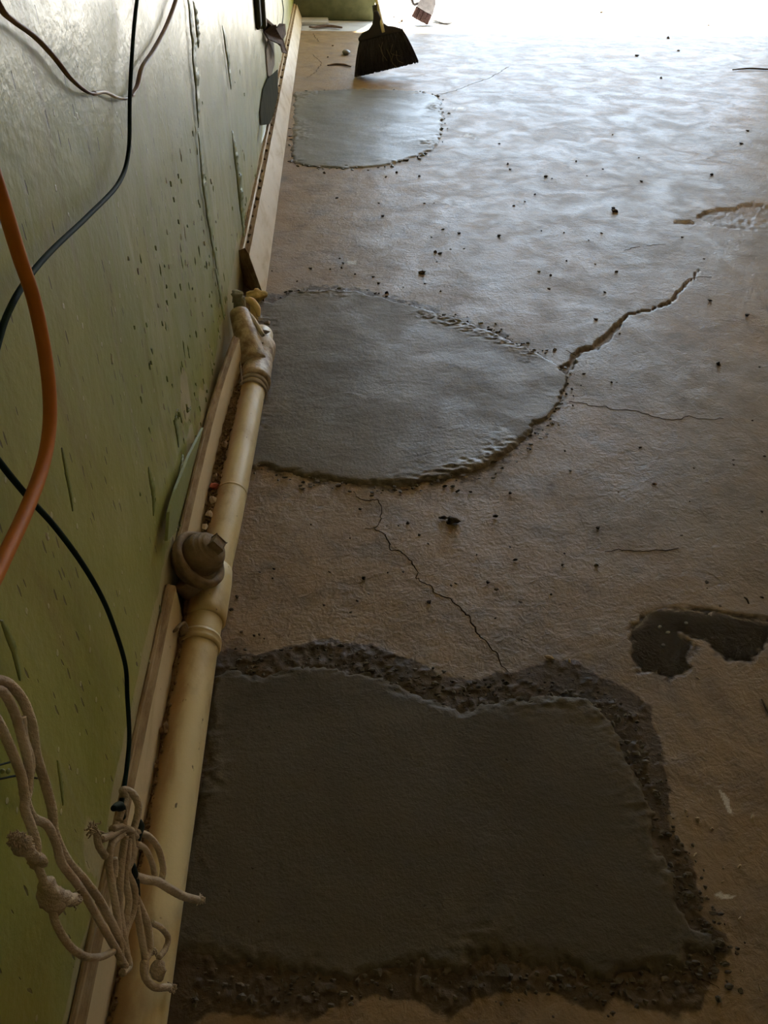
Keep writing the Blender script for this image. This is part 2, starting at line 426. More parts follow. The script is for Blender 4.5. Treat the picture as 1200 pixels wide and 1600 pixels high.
M['brush_bristle'] = plain('brown_bristle', (0.06, 0.035, 0.035), (0.12, 0.075, 0.075), 120, 0.8, 0.2)
M['rag'] = plain('white_cloth', (0.72, 0.72, 0.72), (0.80, 0.80, 0.80), 20, 0.9, 0.1)
M['crumb'] = plain('dark_crumb', (0.050, 0.036, 0.024), (0.095, 0.070, 0.045), 300, 0.9, 0.2)
M['crumb_pale'] = plain('pale_crumb', (0.34, 0.25, 0.15), (0.48, 0.38, 0.25), 300, 0.9, 0.2)
M['brick'] = plain('red_brick', (0.30, 0.065, 0.035), (0.40, 0.12, 0.07), 200, 0.9, 0.2)
M['torn'] = plain('brown_torn_board', (0.085, 0.050, 0.032), (0.15, 0.095, 0.060), 40, 0.9, 0.15, 0.002, 100)
M['batten'] = plain('dark_green_batten', (0.075, 0.085, 0.045), (0.105, 0.115, 0.065), 20, 0.6, 0.3)
M['paint_chip'] = plain('green_paint_flake', (0.190, 0.225, 0.055), (0.250, 0.280, 0.095), 12, 0.4, 0.5, 0.001, 90)
M['paint_dark'] = plain('old_dark_green_panel', (0.075, 0.080, 0.038), (0.10, 0.105, 0.054), 12, 0.85, 0.15, 0.001, 90)
M['paint_mint'] = plain('pale_mint_paint', (0.50, 0.58, 0.38), (0.56, 0.63, 0.44), 6, 0.4, 0.5)
M['frame'] = plain('grey_metal_frame', (0.30, 0.30, 0.30), (0.36, 0.36, 0.36), 6, 0.5, 0.4)
mw = Mat('clear_water'); mw.set(color=(0.9, 0.92, 0.92), rough=0.04, trans=1.0, ior=1.33); M['water'] = mw.m

# ------------------------------------------------------------------ the room
WX, FAR, RX, BY, CZ = -0.2935, 8.57, 5.6, -3.2, 3.0
JOINT = 7.93

# patch, stain and crack outlines, read off the photograph on the floor plane
def fl(*p): return np.array([onfloor(*q)[:2] for q in p])
near_out = fl((350,1042),(430,1038),(520,1032),(600,1050),(660,1066),(720,1082),(770,1082),(860,1076),(920,1090),(960,1120),(985,1160),(1010,1210),(1030,1260),(1040,1320),(1062,1360),(1075,1400),(1092,1440),(1120,1466),(1124,1488),(1084,1500),(1080,1528),(1000,1533),(900,1540),(800,1530),(700,1525),(600,1530),(500,1542),(420,1548),(330,1540),(262,1530),(225,1530),(318,1042))
near_halo = fl((330,1016),(400,1022),(450,1008),(520,999),(580,1006),(640,1030),(690,1055),(740,1062),(800,1050),(850,1033),(900,1033),(950,1062),(1000,1088),(1022,1120),(1034,1170),(1044,1230),(1054,1300),(1080,1350),(1094,1390),(1094,1430),(1134,1460),(1138,1490),(1112,1530),(1098,1570),(1060,1592),(1000,1572),(960,1558),(940,1582),(900,1570),(860,1550),(800,1550),(740,1562),(700,1592),(640,1560),(590,1560),(540,1565),(480,1590),(400,1592),(330,1582),(262,1610),(220,1610),(300,1016))
mid_out = fl((425,470),(450,457),(500,450),(560,455),(620,470),(670,486),(720,501),(780,521),(830,546),(870,571),(886,592),(880,625),(860,655),(830,685),(800,714),(740,744),(680,755),(620,768),(560,768),(500,755),(450,742),(405,734),(360,734),(395,470))
mid_halo = fl((430,455),(500,440),(580,448),(680,478),(790,516),(880,570),(893,600),(886,640),(840,690),(805,722),(765,750),(690,765),(620,776),(560,776),(500,763),(450,750),(395,740),(360,734),(400,455))
far_out = fl((461,145),(520,141),(600,140),(660,143),(688,152),(695,180),(690,215),(678,236),(640,250),(600,261),(540,265),(490,262),(455,256),(452,200))
wet_out = fl((975,1022),(990,978),(1018,951),(1060,945),(1120,951),(1200,965),(1280,975),(1300,1000),(1200,1012),(1182,1034),(1132,1036),(1112,1016),(1100,1002),(1058,986),(1090,1008),(1084,1050),(1046,1062),(1000,1050))
chip1 = fl((1088,338),(1105,330),(1130,326),(1153,325),(1158,319),(1180,318),(1230,326),(1260,350),(1180,360),(1120,352))
chip2 = fl((1052,347),(1062,344),(1078,345),(1086,349),(1072,351),(1056,350))
def cr(w, *p): return [(onfloor(*q)[:2], w if np.ndim(w) == 0 else w[i]) for i, q in enumerate(p)]
cracks = [
    cr([.003,.005,.007,.007,.008,.015,.026,.018,.013,.018,.012], (1092,424),(1070,446),(1050,470),(1020,482),(985,490),(962,510),(948,530),(930,541),(906,549),(888,570),(868,598)),
    cr(.004, (1072,438),(1090,434),(1112,433)), cr([.010,.008], (884,548),(900,556)),
    cr([.005,.004,.004,.004,.003,.004,.005,.0045,.005,.005,.004,.0045,.0045,.004,.0045,.004,.0035,.003], (552,768),(566,780),(590,780),(598,798),(588,824),(605,840),(612,862),(648,880),(654,893),(650,908),(690,928),(714,948),(730,968),(745,985),(765,1010),(780,1024),(790,1040),(800,1056)),
    cr(.003, (588,824),(570,826)),
    cr(.0035, (884,627),(920,634),(1000,645),(1030,654),(1064,656),(1076,650),(1130,655)),
    cr([.004,.005,.005,.003], (1062,1484),(1074,1500),(1098,1522),(1124,1545)),
    cr(.011, (489,52),(494,60),(500,66)), cr(.010, (488,84),(494,90),(503,98),(498,106),(494,112),(480,122)),
    cr(.007, (676,150),(710,142),(735,132),(765,122),(795,104)),
    cr(.010, (1148,108),(1165,107),(1200,109),(1240,111)),
    cr(.004, (975,392),(1000,386)), cr(.004, (1010,384),(1040,382)), cr(.0025, (945,862),(1000,860),(1060,857)),
]
def crack_field(P):
    g = np.zeros(len(P))
    for c in cracks[:1]:
        for (a, wa), (b, wb) in zip(c[:-1], c[1:]):
            near = np.flatnonzero((np.abs(P - (a + b) / 2).max(1)) < np.abs(b - a).max() / 2 + 0.08)
            if not len(near): continue
            Q = P[near]; Q = Q + 0.30 * np.stack([fbm(Q[:, 0] * 38, Q[:, 1] * 38, 5, 4), fbm(Q[:, 0] * 38, Q[:, 1] * 38, 9, 4)], 1) * (0.040 + min(wa, wb) * 0.9)
            d, t = seg_dist(Q, a, b); w = (wa + (wb - wa) * t) * 0.5
            g[near] = np.maximum(g[near], 1 - sstep(w * 0.7, w * 1.35, d))
    return g

def floor_z(x, y): return 0.0030 * fbm(x * 3, y * 3, 1) + 0.0012 * fbm(x * 14, y * 14, 2)
def hairline(c, seed):
    pts = [np.array([*p, w]) for p, w in c]; C = catmull(pts, 1); L = []
    for a, b in zip(C[:-1], C[1:]):
        n = max(3, int(np.linalg.norm(b[:2] - a[:2]) / .0035)); L += [a + (b - a) * k / n for k in range(n)]
    L = np.array(L + [C[-1]]); s = np.cumsum(np.r_[0, np.hypot(*np.diff(L[:, :2], axis=0).T)])
    j = 0.013 * np.stack([fbm(s * 42, s * 0, seed, 5), fbm(s * 42, s * 0 + 9, seed + 1, 5)], 1)
    XY = L[:, :2] + j * np.minimum(1, np.minimum(s, s[-1] - s) / .02)[:, None]
    T = np.gradient(XY, axis=0); N = np.stack([-T[:, 1], T[:, 0]], 1) / (np.hypot(*T.T)[:, None] + 1e-9)
    w = L[:, 2] * (.30 + .55 * np.abs(fbm(s * 35, s * 0 + 4, seed + 2, 2)) * 1.6) * np.minimum(1, .15 + np.minimum(s, s[-1] - s) / .05)
    V = []; 
    for k in range(len(XY)):
        for q, dz in ((-1, .0002), (0, .0011), (1, .0002)): p = XY[k] + N[k] * w[k] * q * .5; V.append((p[0], p[1], float(floor_z(p[0:1], p[1:2])[0]) + dz))
    F_ = [(k * 3 + i, k * 3 + i + 1, k * 3 + 4 + i, k * 3 + 3 + i) for k in range(len(XY) - 1) for i in range(2)]
    return np.array(V), F_
def build_floor():
    ys = [onfloor(600, p)[1] for p in np.arange(1640, 58, -2.4)]
    ys = [y for y in ys if y < JOINT]
    ys = np.array(list(np.linspace(BY, ys[0], 14)[:-1]) + ys + [JOINT])
    u = np.concatenate([np.linspace(0, 1, 720), np.linspace(1, 2, 14)[1:]])
    xl = WX - 0.03
    V = np.zeros((len(ys), len(u), 3))
    for i, y in enumerate(ys):
        xr = 0.85 + 0.60 * max(y, 0.2)
        V[i, :, 0] = np.where(u <= 1, xl + (xr - xl) * u, xr + (RX + 0.05 - xr) * (u - 1)); V[i, :, 1] = y
    V = V.reshape(-1, 3); P = V[:, :2].copy(); x, y = P.T
    z = floor_z(x, y)
    ck = crack_field(P); z = z - 0.010 * ck
    hn = 0.5 * fbm(x * 30, y * 30, 21, 3)
    damp = np.maximum(sstep(-0.016, 0.016, poly_sd(P, near_halo) + 0.02 * hn), 0.62 * sstep(-0.04, 0.05, poly_sd(P, mid_halo) + 0.06 * hn))
    ring = damp * (1 - sstep(0.0, 0.05, poly_sd(P, near_out) - 0.02))
    z = z + ring * 0.0048 * np.clip(fbm(x * 75, y * 75, 31, 3) - .05 + .5 * fbm(x * 9, y * 9, 33, 2), 0, 1)
    wet = sstep(-0.005, 0.008, poly_sd(P, wet_out) + 0.030 * hn + 0.010 * fbm(x * 120, y * 120, 23, 2))
    z = z - 0.0022 * wet
    c1 = sstep(-0.006, 0.004, poly_sd(P, chip1) + 0.02 * hn); c2 = sstep(-0.005, 0.004, poly_sd(P, chip2))
    cc = np.maximum(c1, c2); z = z - cc * (0.007 + 0.005 * fbm(x * 40, y * 90, 41, 3))
    pale = np.zeros(len(P))
    for (px, py, rx, ry) in ((548, 411, 16, 5), (735, 212, 12, 4), (722, 170, 12, 4), (1136, 1254, 8, 18), (1130, 1400, 22, 6), (1105, 1462, 18, 6)):
        c = onfloor(px, py)[:2]; ex = abs(onfloor(px + rx, py)[0] - c[0]); ey = abs(onfloor(px, py + ry)[1] - c[1])
        d = np.hypot((x - c[0]) / ex, (y - c[1]) / ey) + 1.3 * fbm(x / ex * 1.5, y / ey * 1.5, 3, 3)
        pale = np.maximum(pale, 1 - sstep(0.5, 0.75, d))
    dust = sstep(0.75, -0.1, x - 0.06 * y + 0.5 * fbm(x * 2.5, y * 2.5, 77, 3)) * 0.8
    V[:, 2] = z
    me, _ = grid_mesh('floor', V, len(ys), len(u))
    for k, a in (('damp', damp), ('wet', wet), ('crack', np.maximum(ck, cc * 0.35)), ('pale', pale), ('dust', dust)): set_attr(me, k, a)
    return link('floor', me, M['floor'])
o = build_floor(); tag(o, 'old cracked and dusty concrete floor', kind='structure')
for i, c in enumerate(cracks[1:]):
    v, f = hairline(c, 200 + i * 5); link('crack_line', make_mesh('crack_line', v, f), M['crackdirt'], o)

def build_wall():
    ys = [BY, -1.5, -0.6]; y = 0.0
    while y < FAR: ys.append(y); y += 0.004 + 0.0045 * y
    ys.append(FAR); ys = np.array(ys)
    zs = np.concatenate([np.arange(0, 1.06, 0.007), np.linspace(1.08, CZ, 12)])
    V = np.zeros((len(ys), len(zs), 3)); V[..., 1] = ys[:, None]; V[..., 2] = zs[None, :]
    V = V.reshape(-1, 3); y, z = V[:, 1], V[:, 2]
    x = 0.006 * fbm(y * 1.6, z * 2.2, 3) + 0.0014 * fbm(y * 7, z * 5, 8)
    lowrough = sstep(0.75, 0.15, z + 0.25 * fbm(y * 3, z * 3, 14)) * sstep(0.9, 1.3, y)
    x = x + lowrough * 0.004 * np.abs(fbm(y * 22, z * 7, 15))
    # upright seams where the plaster has lifted
    for sy, amp, zt, zb in ((1.955, 0.003, 1.4, 0.22), (2.50, 0.003, 1.4, 0.30), (1.16, 0.002, 0.5, 0.16)):
        c = sy + 0.05 * fbm(z * 3, z * 0 + sy, 51)
        d = (y - c) / 0.05
        x = x + amp * np.exp(-d * d) * (z > zb) * (z < zt) * np.where(d > 0, 1, 0.55)
        x = x + amp * 1.2 * np.exp(-(d / 0.25) ** 2) * fbm(y * 70, z * 16, 61) * (z > zb)
    V[:, 0] = WX + np.minimum(x, 0.014)
    me, _ = grid_mesh('wall_left', V, len(ys), len(zs))
    bare = sstep(0.16, 0.125, z + 0.05 * fbm(y * 5, z * 5, 71)) * 0.9
    for (px, py, ry, rz) in ((320, 640, .10, .07), (145, 1320, .035, .05), (300, 700, .06, .05), (290, 620, .05, .05)):
        c = onx(px, py, WX); bare = np.maximum(bare, 1 - sstep(0.5, 1.2, np.hypot((y - c[1]) / ry, (z - c[2]) / rz) + 0.7 * fbm(y * 20, z * 12, 72)))
    set_attr(me, 'bare', bare)
    return link('wall_left', me, M['wall'])
wall = build_wall(); tag(wall, 'green gloss painted plaster wall, cracked and stained', kind='structure')

def shell(name, VF, mat, label):
    return tag(link(name, make_mesh(name, VF[0], VF[1], False), mat), label, kind='structure')
OPX0, OPX1, OPZ = 0.46, 4.55, 2.55      # the wide doorway at the far end
shell('wall_far', join(abox(WX - 0.2, OPX0, FAR, FAR + 0.22, 0, CZ, 0.006), abox(OPX0, OPX1, FAR, FAR + 0.22, OPZ, CZ), abox(OPX1, RX + 0.2, FAR, FAR + 0.22, -0.05, CZ)), M['paint_dark'], 'end wall with a wide open doorway to daylight')
shell('wall_right', abox(RX, RX + 0.2, BY - 0.2, FAR + 0.22, -0.05, CZ), M['plaster'], 'cream plastered side wall')
shell('wall_back', abox(WX - 0.2, RX + 0.2, BY - 0.2, BY, 0, CZ), M['plaster'], 'plastered wall behind the viewer')
shell('ceiling', abox(WX - 0.2, RX + 0.2, BY - 0.2, FAR + 0.22, CZ, CZ + 0.2), M['plaster'], 'plain plaster ceiling')
def build_pavement():
    xs = np.linspace(-6, 14, 90); ys = np.concatenate([np.linspace(JOINT + 0.012, 12, 60), np.linspace(12.5, 40, 12)])
    X, Y = np.meshgrid(xs, ys); Z = -0.004 + 0.006 * fbm(X * 2, Y * 2, 91)
    me, _ = grid_mesh('floor_outside', np.stack([X, Y, Z], -1).reshape(-1, 3), len(ys), len(xs))
    return link('floor_outside', me, M['pavement'])
tag(build_pavement(), 'sunlit pale concrete apron beyond the floor joint', kind='structure')

# ------------------------------------------------------------------ skirting boards
def board(name, label, y0, y1, shift, lean=False, seed=0, height=0.13):
    """shift: list of (y, dx) the piece follows"""
    ys = np.arange(y0, y1, 0.05 if y0 < 2.3 else 0.08); ys = np.append(ys, y1)
    dx = np.interp(ys, [p[0] for p in shift], [p[1] for p in shift]); rg = random.Random(seed)
    f = -0.2765
    body = [(WX, 0.004), (WX, height - .004), (WX + .004, height - .001), (WX + .0075, height - .001), (WX + .0085, height - .004), (f - .001, height - .006), (f, height - .009), (f + .0004, 0.004)]
    if lean: body = [(WX, 0.004), (WX, height - .002), (WX + .012, height), (WX + .017, height - .002), (WX + .018, height - .009), (WX + .026, height - .009), (WX + .034, height - .007), (WX + .0352, height - .012), (-0.2185, 0.014), (-0.2170, 0.003)]
    me = extrude(body, [(y, d, 0.0005 * rg.uniform(-1, 1), 1 + rg.uniform(-.006, .006)) for y, d in zip(ys, dx)], jitter=0.0004, seed=seed)
    if lean:
        for k, (bx, bz) in enumerate(body): me[0][k][1] = 2.36 + 0.11 * min(1, max(0, (-0.222 - bx) / .05)) + .02 * rg.uniform(-1, 1)
    t = link(name, make_mesh(name, me[0], me[1], True), M['board']); tag(t, label, kind='structure')
    me2 = t.data; me2.materials.append(M['board_edge'])
    n = len(body); top = (1, 2, 3, 4, 5) if not lean else (1, 3, 4, 5)
    for i, p in enumerate(me2.polygons):
        if i < n * (len(ys) - 1):
            if i % n in top: p.material_index = 1
        else: p.material_index = 1
    mod = t.modifiers.new('split', 'EDGE_SPLIT'); mod.split_angle = math.radians(25)
    return t
near_board = board('baseboard_left', 'ivory skirting board behind the pipe below the capped fitting', -0.6, 0.955, [(-1, 0), (1.1, 0.0)], seed=1)
mid_board = board('baseboard_left', 'dusty ivory skirting board standing off the wall between both pipe fittings', 1.05, 1.86, [(1.04, 0.0), (1.3, 0.004), (1.557, 0.0105), (1.75, 0.022), (1.88, 0.034)], seed=2)
far_board = board('baseboard_left', 'long ivory skirting board leaning at the wall past the pipe end', 2.46, FAR - 0.005, [(2.3, 0), (9, 0)], lean=True, seed=3)
# chips and nicks along the far board's top edge
for k in range(26):
    y = 2.55 + 0.115 * k * (1 + 0.05 * k) * 0.62 + random.uniform(-.03, .03)
    if y > 7.5: break
    s = random.uniform(.006, .012) * (0.8 + 0.10 * y)
    v, f = lump((0, 0, 0), s, 100 + k, 1, 0.4, (0.7, 1.7, 0.5))
    p = link('dirt_clod', make_mesh('dirt_clod', v, f), M['dirt'], far_board); p.location = (WX + 0.0215 + random.uniform(-.002, .003), y, 0.124)

# ------------------------------------------------------------------ drain pipe with its fittings
R = 0.032
pt = Thing('drain_pipe', (-0.244, 0.9, 0), 'ivory painted drain pipe with capped fitting lying along the green wall', 'pipe')
PATH = [(-0.7, -0.244), (0.35, -0.244), (0.9, -0.243), (1.08, -0.238), (1.25, -0.2285), (1.5, -0.219), (1.77, -0.2105), (2.06, -0.206)]
def pxc(y): return float(np.interp(y, [p[0] for p in PATH], [p[1] for p in PATH]))
pts = [(pxc(y), y, R) for y in np.arange(-0.7, 2.07, 0.06)]
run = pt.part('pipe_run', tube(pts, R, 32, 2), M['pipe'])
# saddle strap with an ear to the board
def strap(y, w, rr, parent=None, tail=None, mat='pipe', name='pipe_strap'):
    x = pxc(y); V = []; Fc = []
    prof = [(-w, .0002), (-w, .0035), (-w * .4, .0050), (0, .0030), (w * .4, .0050), (w, .0035), (w, .0002)]
    vf = lathe((x, y, R), (0.04, 1, 0), [(d, rr + e) for d, e in prof], 40)
    p = pt.part(name, vf, M[mat])
    return p
s1 = strap(0.905, 0.011, R)
e0 = onx(274, 985, -0.272)
pt.part('strap_ear', tube([(-0.262, 0.900, 0.060), (-0.268, 0.915, 0.072), (e0[0], e0[1], e0[2])], [.008, .0075, .006], 10, 6, flat=0.45), M['fitting'], s1, label='dusty brown strap ear')
s2 = strap(1.745, 0.006, R + .001, mat='strap', name='hose_clamp')
s3 = strap(1.768, 0.006, R + .002, mat='strap', name='hose_clamp')
tA = (pxc(1.75) - 0.024, 1.752, 0.062); tB = onx(373, 556, -0.252)
_t = np.asarray(tB) - np.asarray(tA); _w = np.array([0, .008, 0.003])
pt.part('clamp_tail', box((np.asarray(tA) + tB) / 2, _t * .58, _w, np.cross(_n(_t), _n(_w)) * .0012, .0005), M['strap'], s2, smooth=False)
pt.part('clamp_screw', lathe(np.asarray(tB) + [0, 0, .001], (.6, -.2, .7), [(0, .001), (.001, .0055), (.004, .005), (.005, .001)], 12), M['strap'], s2)
# small weld mark and old bead on the run
wy = onfloor(366, 762, .05)[1]
pt.part('paint_ridge', lathe((pxc(wy), wy, R), (0, 1, 0), [(-.004, R - .0005), (-.001, R + .0012), (.002, R + .0008), (.005, R - .0005)], 32), M['pipe'], run)

# capped cleanout
ax = _n(np.array([0.75, -0.05, 0.66])); rc = onfloor(311, 874, 0.108)
dn = np.array([pxc(1.0) - .004, rc[1] - .005, R])
fit = pt.part('cleanout_body', join(lathe(rc - ax * .040, ax, [(-.002, .010), (.000, .022), (.010, .038), (.018, .045), (.030, .046), (.042, .047)], 40, .014),
                                    tube([rc - ax * .034 + [.004, -.006, -.012], (rc - ax * .03 + dn) / 2 + [0, -.012, -.010], dn + [-.004, -.018, -.004]], [.036, .032, .028], 24, 8, wob=.05, twist=30)), M['fitting'])
pt.part('cleanout_collar', lathe(rc, ax, [(-.014, .044), (-.011, .0525), (-.003, .0555), (.006, .0545), (.0095, .050), (.007, .043), (-.006, .040)], 48, .014), M['fitting'], fit)
plug = pt.part('cleanout_plug', lathe(rc + np.array([0, .004, .002]), ax, [(-.01, .039), (.016, .0385), (.024, .037), (.026, .034), (.025, .0325), (.033, .0315), (.035, .029), (.034, .0275), (.039, .026), (.041, .023), (.0405, .001)], 44, .006), M['fitting'], fit, label='round stepped plug')
pt.part('pipe_sleeve', lathe((pxc(1.02), 0.955, R), (.03, 1, 0), [(0, R + .0005), (.003, R + .0035), (.02, R + .004), (.05, R + .0035), (.10, R + .003), (.13, R + .0005)], 36), M['pipe'], fit)
b1 = _n(np.cross(ax, [0.5, 0.7, 0.25])); b2 = np.cross(ax, b1)
pt.part('square_nut', box(rc + ax * .046 + np.array([0, .004, .002]), b1 * .0115, b2 * .0115, ax * .008, .0015), M['fitting'], plug, smooth=False)

# end coupling with its side branch
yc0, yc1 = 1.775, 2.03
cx = pxc(1.9) + .002
coup = pt.part('end_coupling', lathe((cx, yc0, R + .004), (0.012, 1, 0), [(0, R + .002), (.002, R + .007), (.018, R + .0085), (.024, R + .0065), (.10, R + .0065), (.15, R + .006), (.160, R + .009), (.185, R + .0105), (.205, R + .0095), (.215, R + .004), (.222, R - .010), (.224, .001)], 44, .006), M['fitting_pale'])
bA = np.array([cx - .006, 1.86, R + .016]); bB = onx(374, 490, -0.257)
pt.part('side_branch', tube([bA, bA * .5 + bB * .5 + [0, 0, .004], bB], [.036, .033, .027], 24, 8), M['fitting_pale'], coup)
lA, lB = onfloor(411, 524, .092), onfloor(382, 483, .124)
pt.part('branch_rib', tube([lA, (lA + lB) / 2 + [0, 0, .004], lB], [.006, .008, .006], 10, 8), M['lime'], coup, label='bright ridge of old cement')
for i, (px, py, r, q) in enumerate(((414, 519, .010, (1.6, .7, .5)), (404, 536, .011, (1, 1, .5)), (398, 552, .009, (1.2, .8, .5)), (418, 505, .008, (1, 1, .5)))):
    p = onfloor(px, py, .074); pt.part('cement_smear', lump(p, r, 40 + i, 2, .45, q), M['fitting'], coup)
# stub of mortar, foam lump and broken bit above the coupling
p = onx(373, 470, -0.264)
single('mortar_stub', join(tube([p - [0, -.004, .105], p - [0, 0, .05], p + [0, .004, 0.01]], [.021, .018, .016], 14, 6, wob=.1, twist=40), lump(p + [0, .004, .012], .0165, 5, 2, .4)), M['mortar'], 'grey green stub of mortar standing at wall by pipe end', 'mortar')
p = onfloor(401, 462, .075); q = onfloor(399, 478, .05)
single('foam_lump', join(lump(p, .026, 8, 3, .22, (1.05, .8, .75)), tube([p - [.010, 0, .005], p * [1, 1, 0] + [-.012, -.02, .004]], [.010, .012], 10, 4)), M['foam'], 'yellow lump of foam at the broken end of skirting board', 'foam')
p = onfloor(395, 478, .085)
single('pipe_shard', tube([p + [-.022, .02, .012], p + [-.004, 0, .016], p + [.014, -.028, .006], p + [.018, -.045, -.012]], [.010, .013, .011, .005], 12, 6, flat=.6), M['foam'], 'curved yellowish shard lying on pipe coupling', 'shard')

# ------------------------------------------------------------------ dirt bed and rubble behind the pipe
def dirt_bed():
    ys = np.arange(-0.6, 2.0, 0.02); V = []; n = 5
    for y in ys:
        a = -0.276 + np.interp(y, [1.04, 1.3, 1.557, 1.75, 1.88], [0, .004, .0105, .022, .034]); b = pxc(y) - 0.012
        for k in range(n):
            t = k / (n - 1); V.append((a + (b - a) * t, y, 0.046 + .006 * random.uniform(-1, 1) + 0.004 * math.sin(y * 9)))
    me, _ = grid_mesh('dirt_bed', np.array(V), len(ys), n)
    o = link('dirt_bed', me, M['dirt']); return tag(o, 'brown dirt filling the gap between pipe and skirting board', 'dirt', kind='stuff')
DB = dirt_bed()
def gravel():
    L = []
    for k in range(420):
        y = random.choice((random.uniform(0.3, 0.9), random.uniform(1.2, 1.75), random.uniform(1.2, 1.75)))
        a = -0.272 + np.interp(y, [1.04, 1.3, 1.557, 1.75, 1.88], [0, .004, .0105, .022, .034]); b = pxc(y) - .022
        s = random.uniform(.0012, .0042)
        L.append(lump((random.uniform(a, b), y, .052 + random.uniform(-.002, .003)), s, k, 1, .4, (1, 1, .8)))
    return join(*L)
_g = gravel(); tag(link('grit', make_mesh('grit', _g[0], _g[1], False), M['dirt'], DB), kind='stuff')
for i, (px, py, r, mt, lab) in enumerate(((334, 757, .0105, 'brick', 'red brick chip wedged behind the pipe'), (332, 777, .0105, 'crumb_pale', 'rounded tan stone behind the pipe, beside red brick chip'),
        (326, 801, .0095, 'crumb_pale', 'narrow tan stone wedged behind the pipe'), (320, 822, .0095, 'crumb_pale', 'angular pinkish chip lying against the capped fitting'), (350, 694, .0115, 'dirt', 'brown earth clod wedged behind the pipe'), (256, 1135, .011, 'dirt', 'brown clod in gap behind pipe below the strap'), (337, 741, .007, 'crumb_pale', 'small pale stone behind pipe above the red chip'))):
    p = onfloor(px, py, .062)
    single('rubble_chip', lump(p - [0, 0, .004], r * .78, 300 + i, 1, .42, (1, 1.3, .8)), M[mt], lab, 'stone', 'rubble chips behind the pipe', smooth=False)

# ------------------------------------------------------------------ cement patches
def patch(name, outline, mat, label, top, step, seed, rag, ring, lumpy, feather=.022):
    x0, y0 = outline.min(0) - .04; x1, y1 = outline.max(0) + .04
    xs = np.arange(x0, x1, step[0]); ys = np.arange(y0, y1, step[1])
    X, Y = np.meshgrid(xs, ys); P = np.stack([X.ravel(), Y.ravel()], 1); x, y = P.T
    sd = poly_sd(P, outline) + rag * fbm(x * 26, y * 26, seed, 4) + rag * .5 * fbm(x * 90, y * 90, seed + 3, 2)
    rise = sstep(-0.004, feather * (.25 + 1.5 * np.clip(.5 + fbm(x * 5, y * 5, seed + 31, 2), 0, 1)), sd)
    e = np.exp(-((sd - ring * (.5 + .9 * fbm(x * 5, y * 5, seed + 11, 2))) / ring) ** 2) * sstep(-.12, .28, fbm(x * 6, y * 6, seed + 13, 3))
    z = -0.009 + (0.009 + top) * rise + 0.0025 * fbm(x * 4, y * 4, seed + 5) * rise
    z = z + 0.0009 * fbm(x * 13, y * 15, seed + 7) * rise
    z = z + e * rise * lumpy * (.35 - np.abs(fbm(x * 34, y * 60, seed + 9, 4))) * 1.3
    me, used = grid_mesh(name, np.stack([x, y, z], 1), len(ys), len(xs), keep=sd > -0.006)
    set_attr(me, 'edge', (e * rise)[used])
    o = link(name, me, M[mat]); return tag(o, label, 'cement patch', 'cement patches along the wall')
PT = []
PT.append(patch('cement_patch', near_out, 'cement_near', 'dark wet cement patch with a ragged damp margin, the largest of three', .005, (.0032, .0032), 5, .020, .034, .0070, .034))
PT.append(patch('cement_patch', mid_out, 'cement_mid', 'rounded grey cement patch beside the pipe coupling, reaching the wide crack', .006, (.0036, .0045), 25, .016, .045, .0075))
PT.append(patch('cement_patch', far_out, 'cement_far', 'smooth pale grey cement patch beside the leaning skirting board near broom', .006, (.008, .012), 45, .022, .07, .010))
# crumbly lumps along the patches' margins
def margin(outline, n, smin, smax, seed, where=None):
    rg = random.Random(seed); L = []; m = len(outline)
    while len(L) < n:
        i = rg.randrange(m - 1); a, b = outline[i], outline[i + 1]; t = rg.random(); p = a + (b - a) * t
        if p[0] < (-0.195 if p[1] < 3 else -0.26): continue
        d = b - a; nv = np.array([d[1], -d[0]]) / (np.linalg.norm(d) + 1e-9); off = rg.gauss(-0.003, .018)
        q = p - nv * off
        if where and not where(q): continue
        s = rg.uniform(smin, smax) * (1 if rg.random() < .8 else 1.5)
        L.append(lump((q[0], q[1], s * .25 + .001), s, seed + len(L), 1, .45, (rg.uniform(.8, 1.6), rg.uniform(.7, 1.3), .55)))
    return join(*L)
def crumbs(i, VF, mat): tag(link('cement_crumbs', make_mesh('cement_crumbs', VF[0], VF[1], False), mat, PT[i]), kind='stuff')
crumbs(0, margin(near_out, 900, .0010, .0036, 900), M['cement_near'])
crumbs(1, margin(mid_out, 220, .0016, .0045, 1900), M['cement_mid'])
crumbs(2, margin(far_out, 90, .003, .008, 2900), M['cement_far'])

# ------------------------------------------------------------------ puddle
def puddle():
    inner = wet_out; x0, y0 = inner.min(0); x1, y1 = inner.max(0)
    xs = np.arange(x0, x1, .005); ys = np.arange(y0, y1, .005)
    X, Y = np.meshgrid(xs, ys); P = np.stack([X.ravel(), Y.ravel()], 1)
    sd = poly_sd(P, inner) - .007 + .022 * fbm(P[:, 0] * 30, P[:, 1] * 30, 77, 3)
    z = 0.0030 * fbm(P[:, 0] * 3, P[:, 1] * 3, 1) - 0.0035 + .0036 * sstep(-.004, .010, sd)
    me, _ = grid_mesh('water_puddle', np.stack([P[:, 0], P[:, 1], z], 1), len(ys), len(xs), keep=sd > -.003)
    return link('water_puddle', me, M['water'])
tag(puddle(), 'shallow dark water puddle on bare floor right of the largest patch', 'puddle')

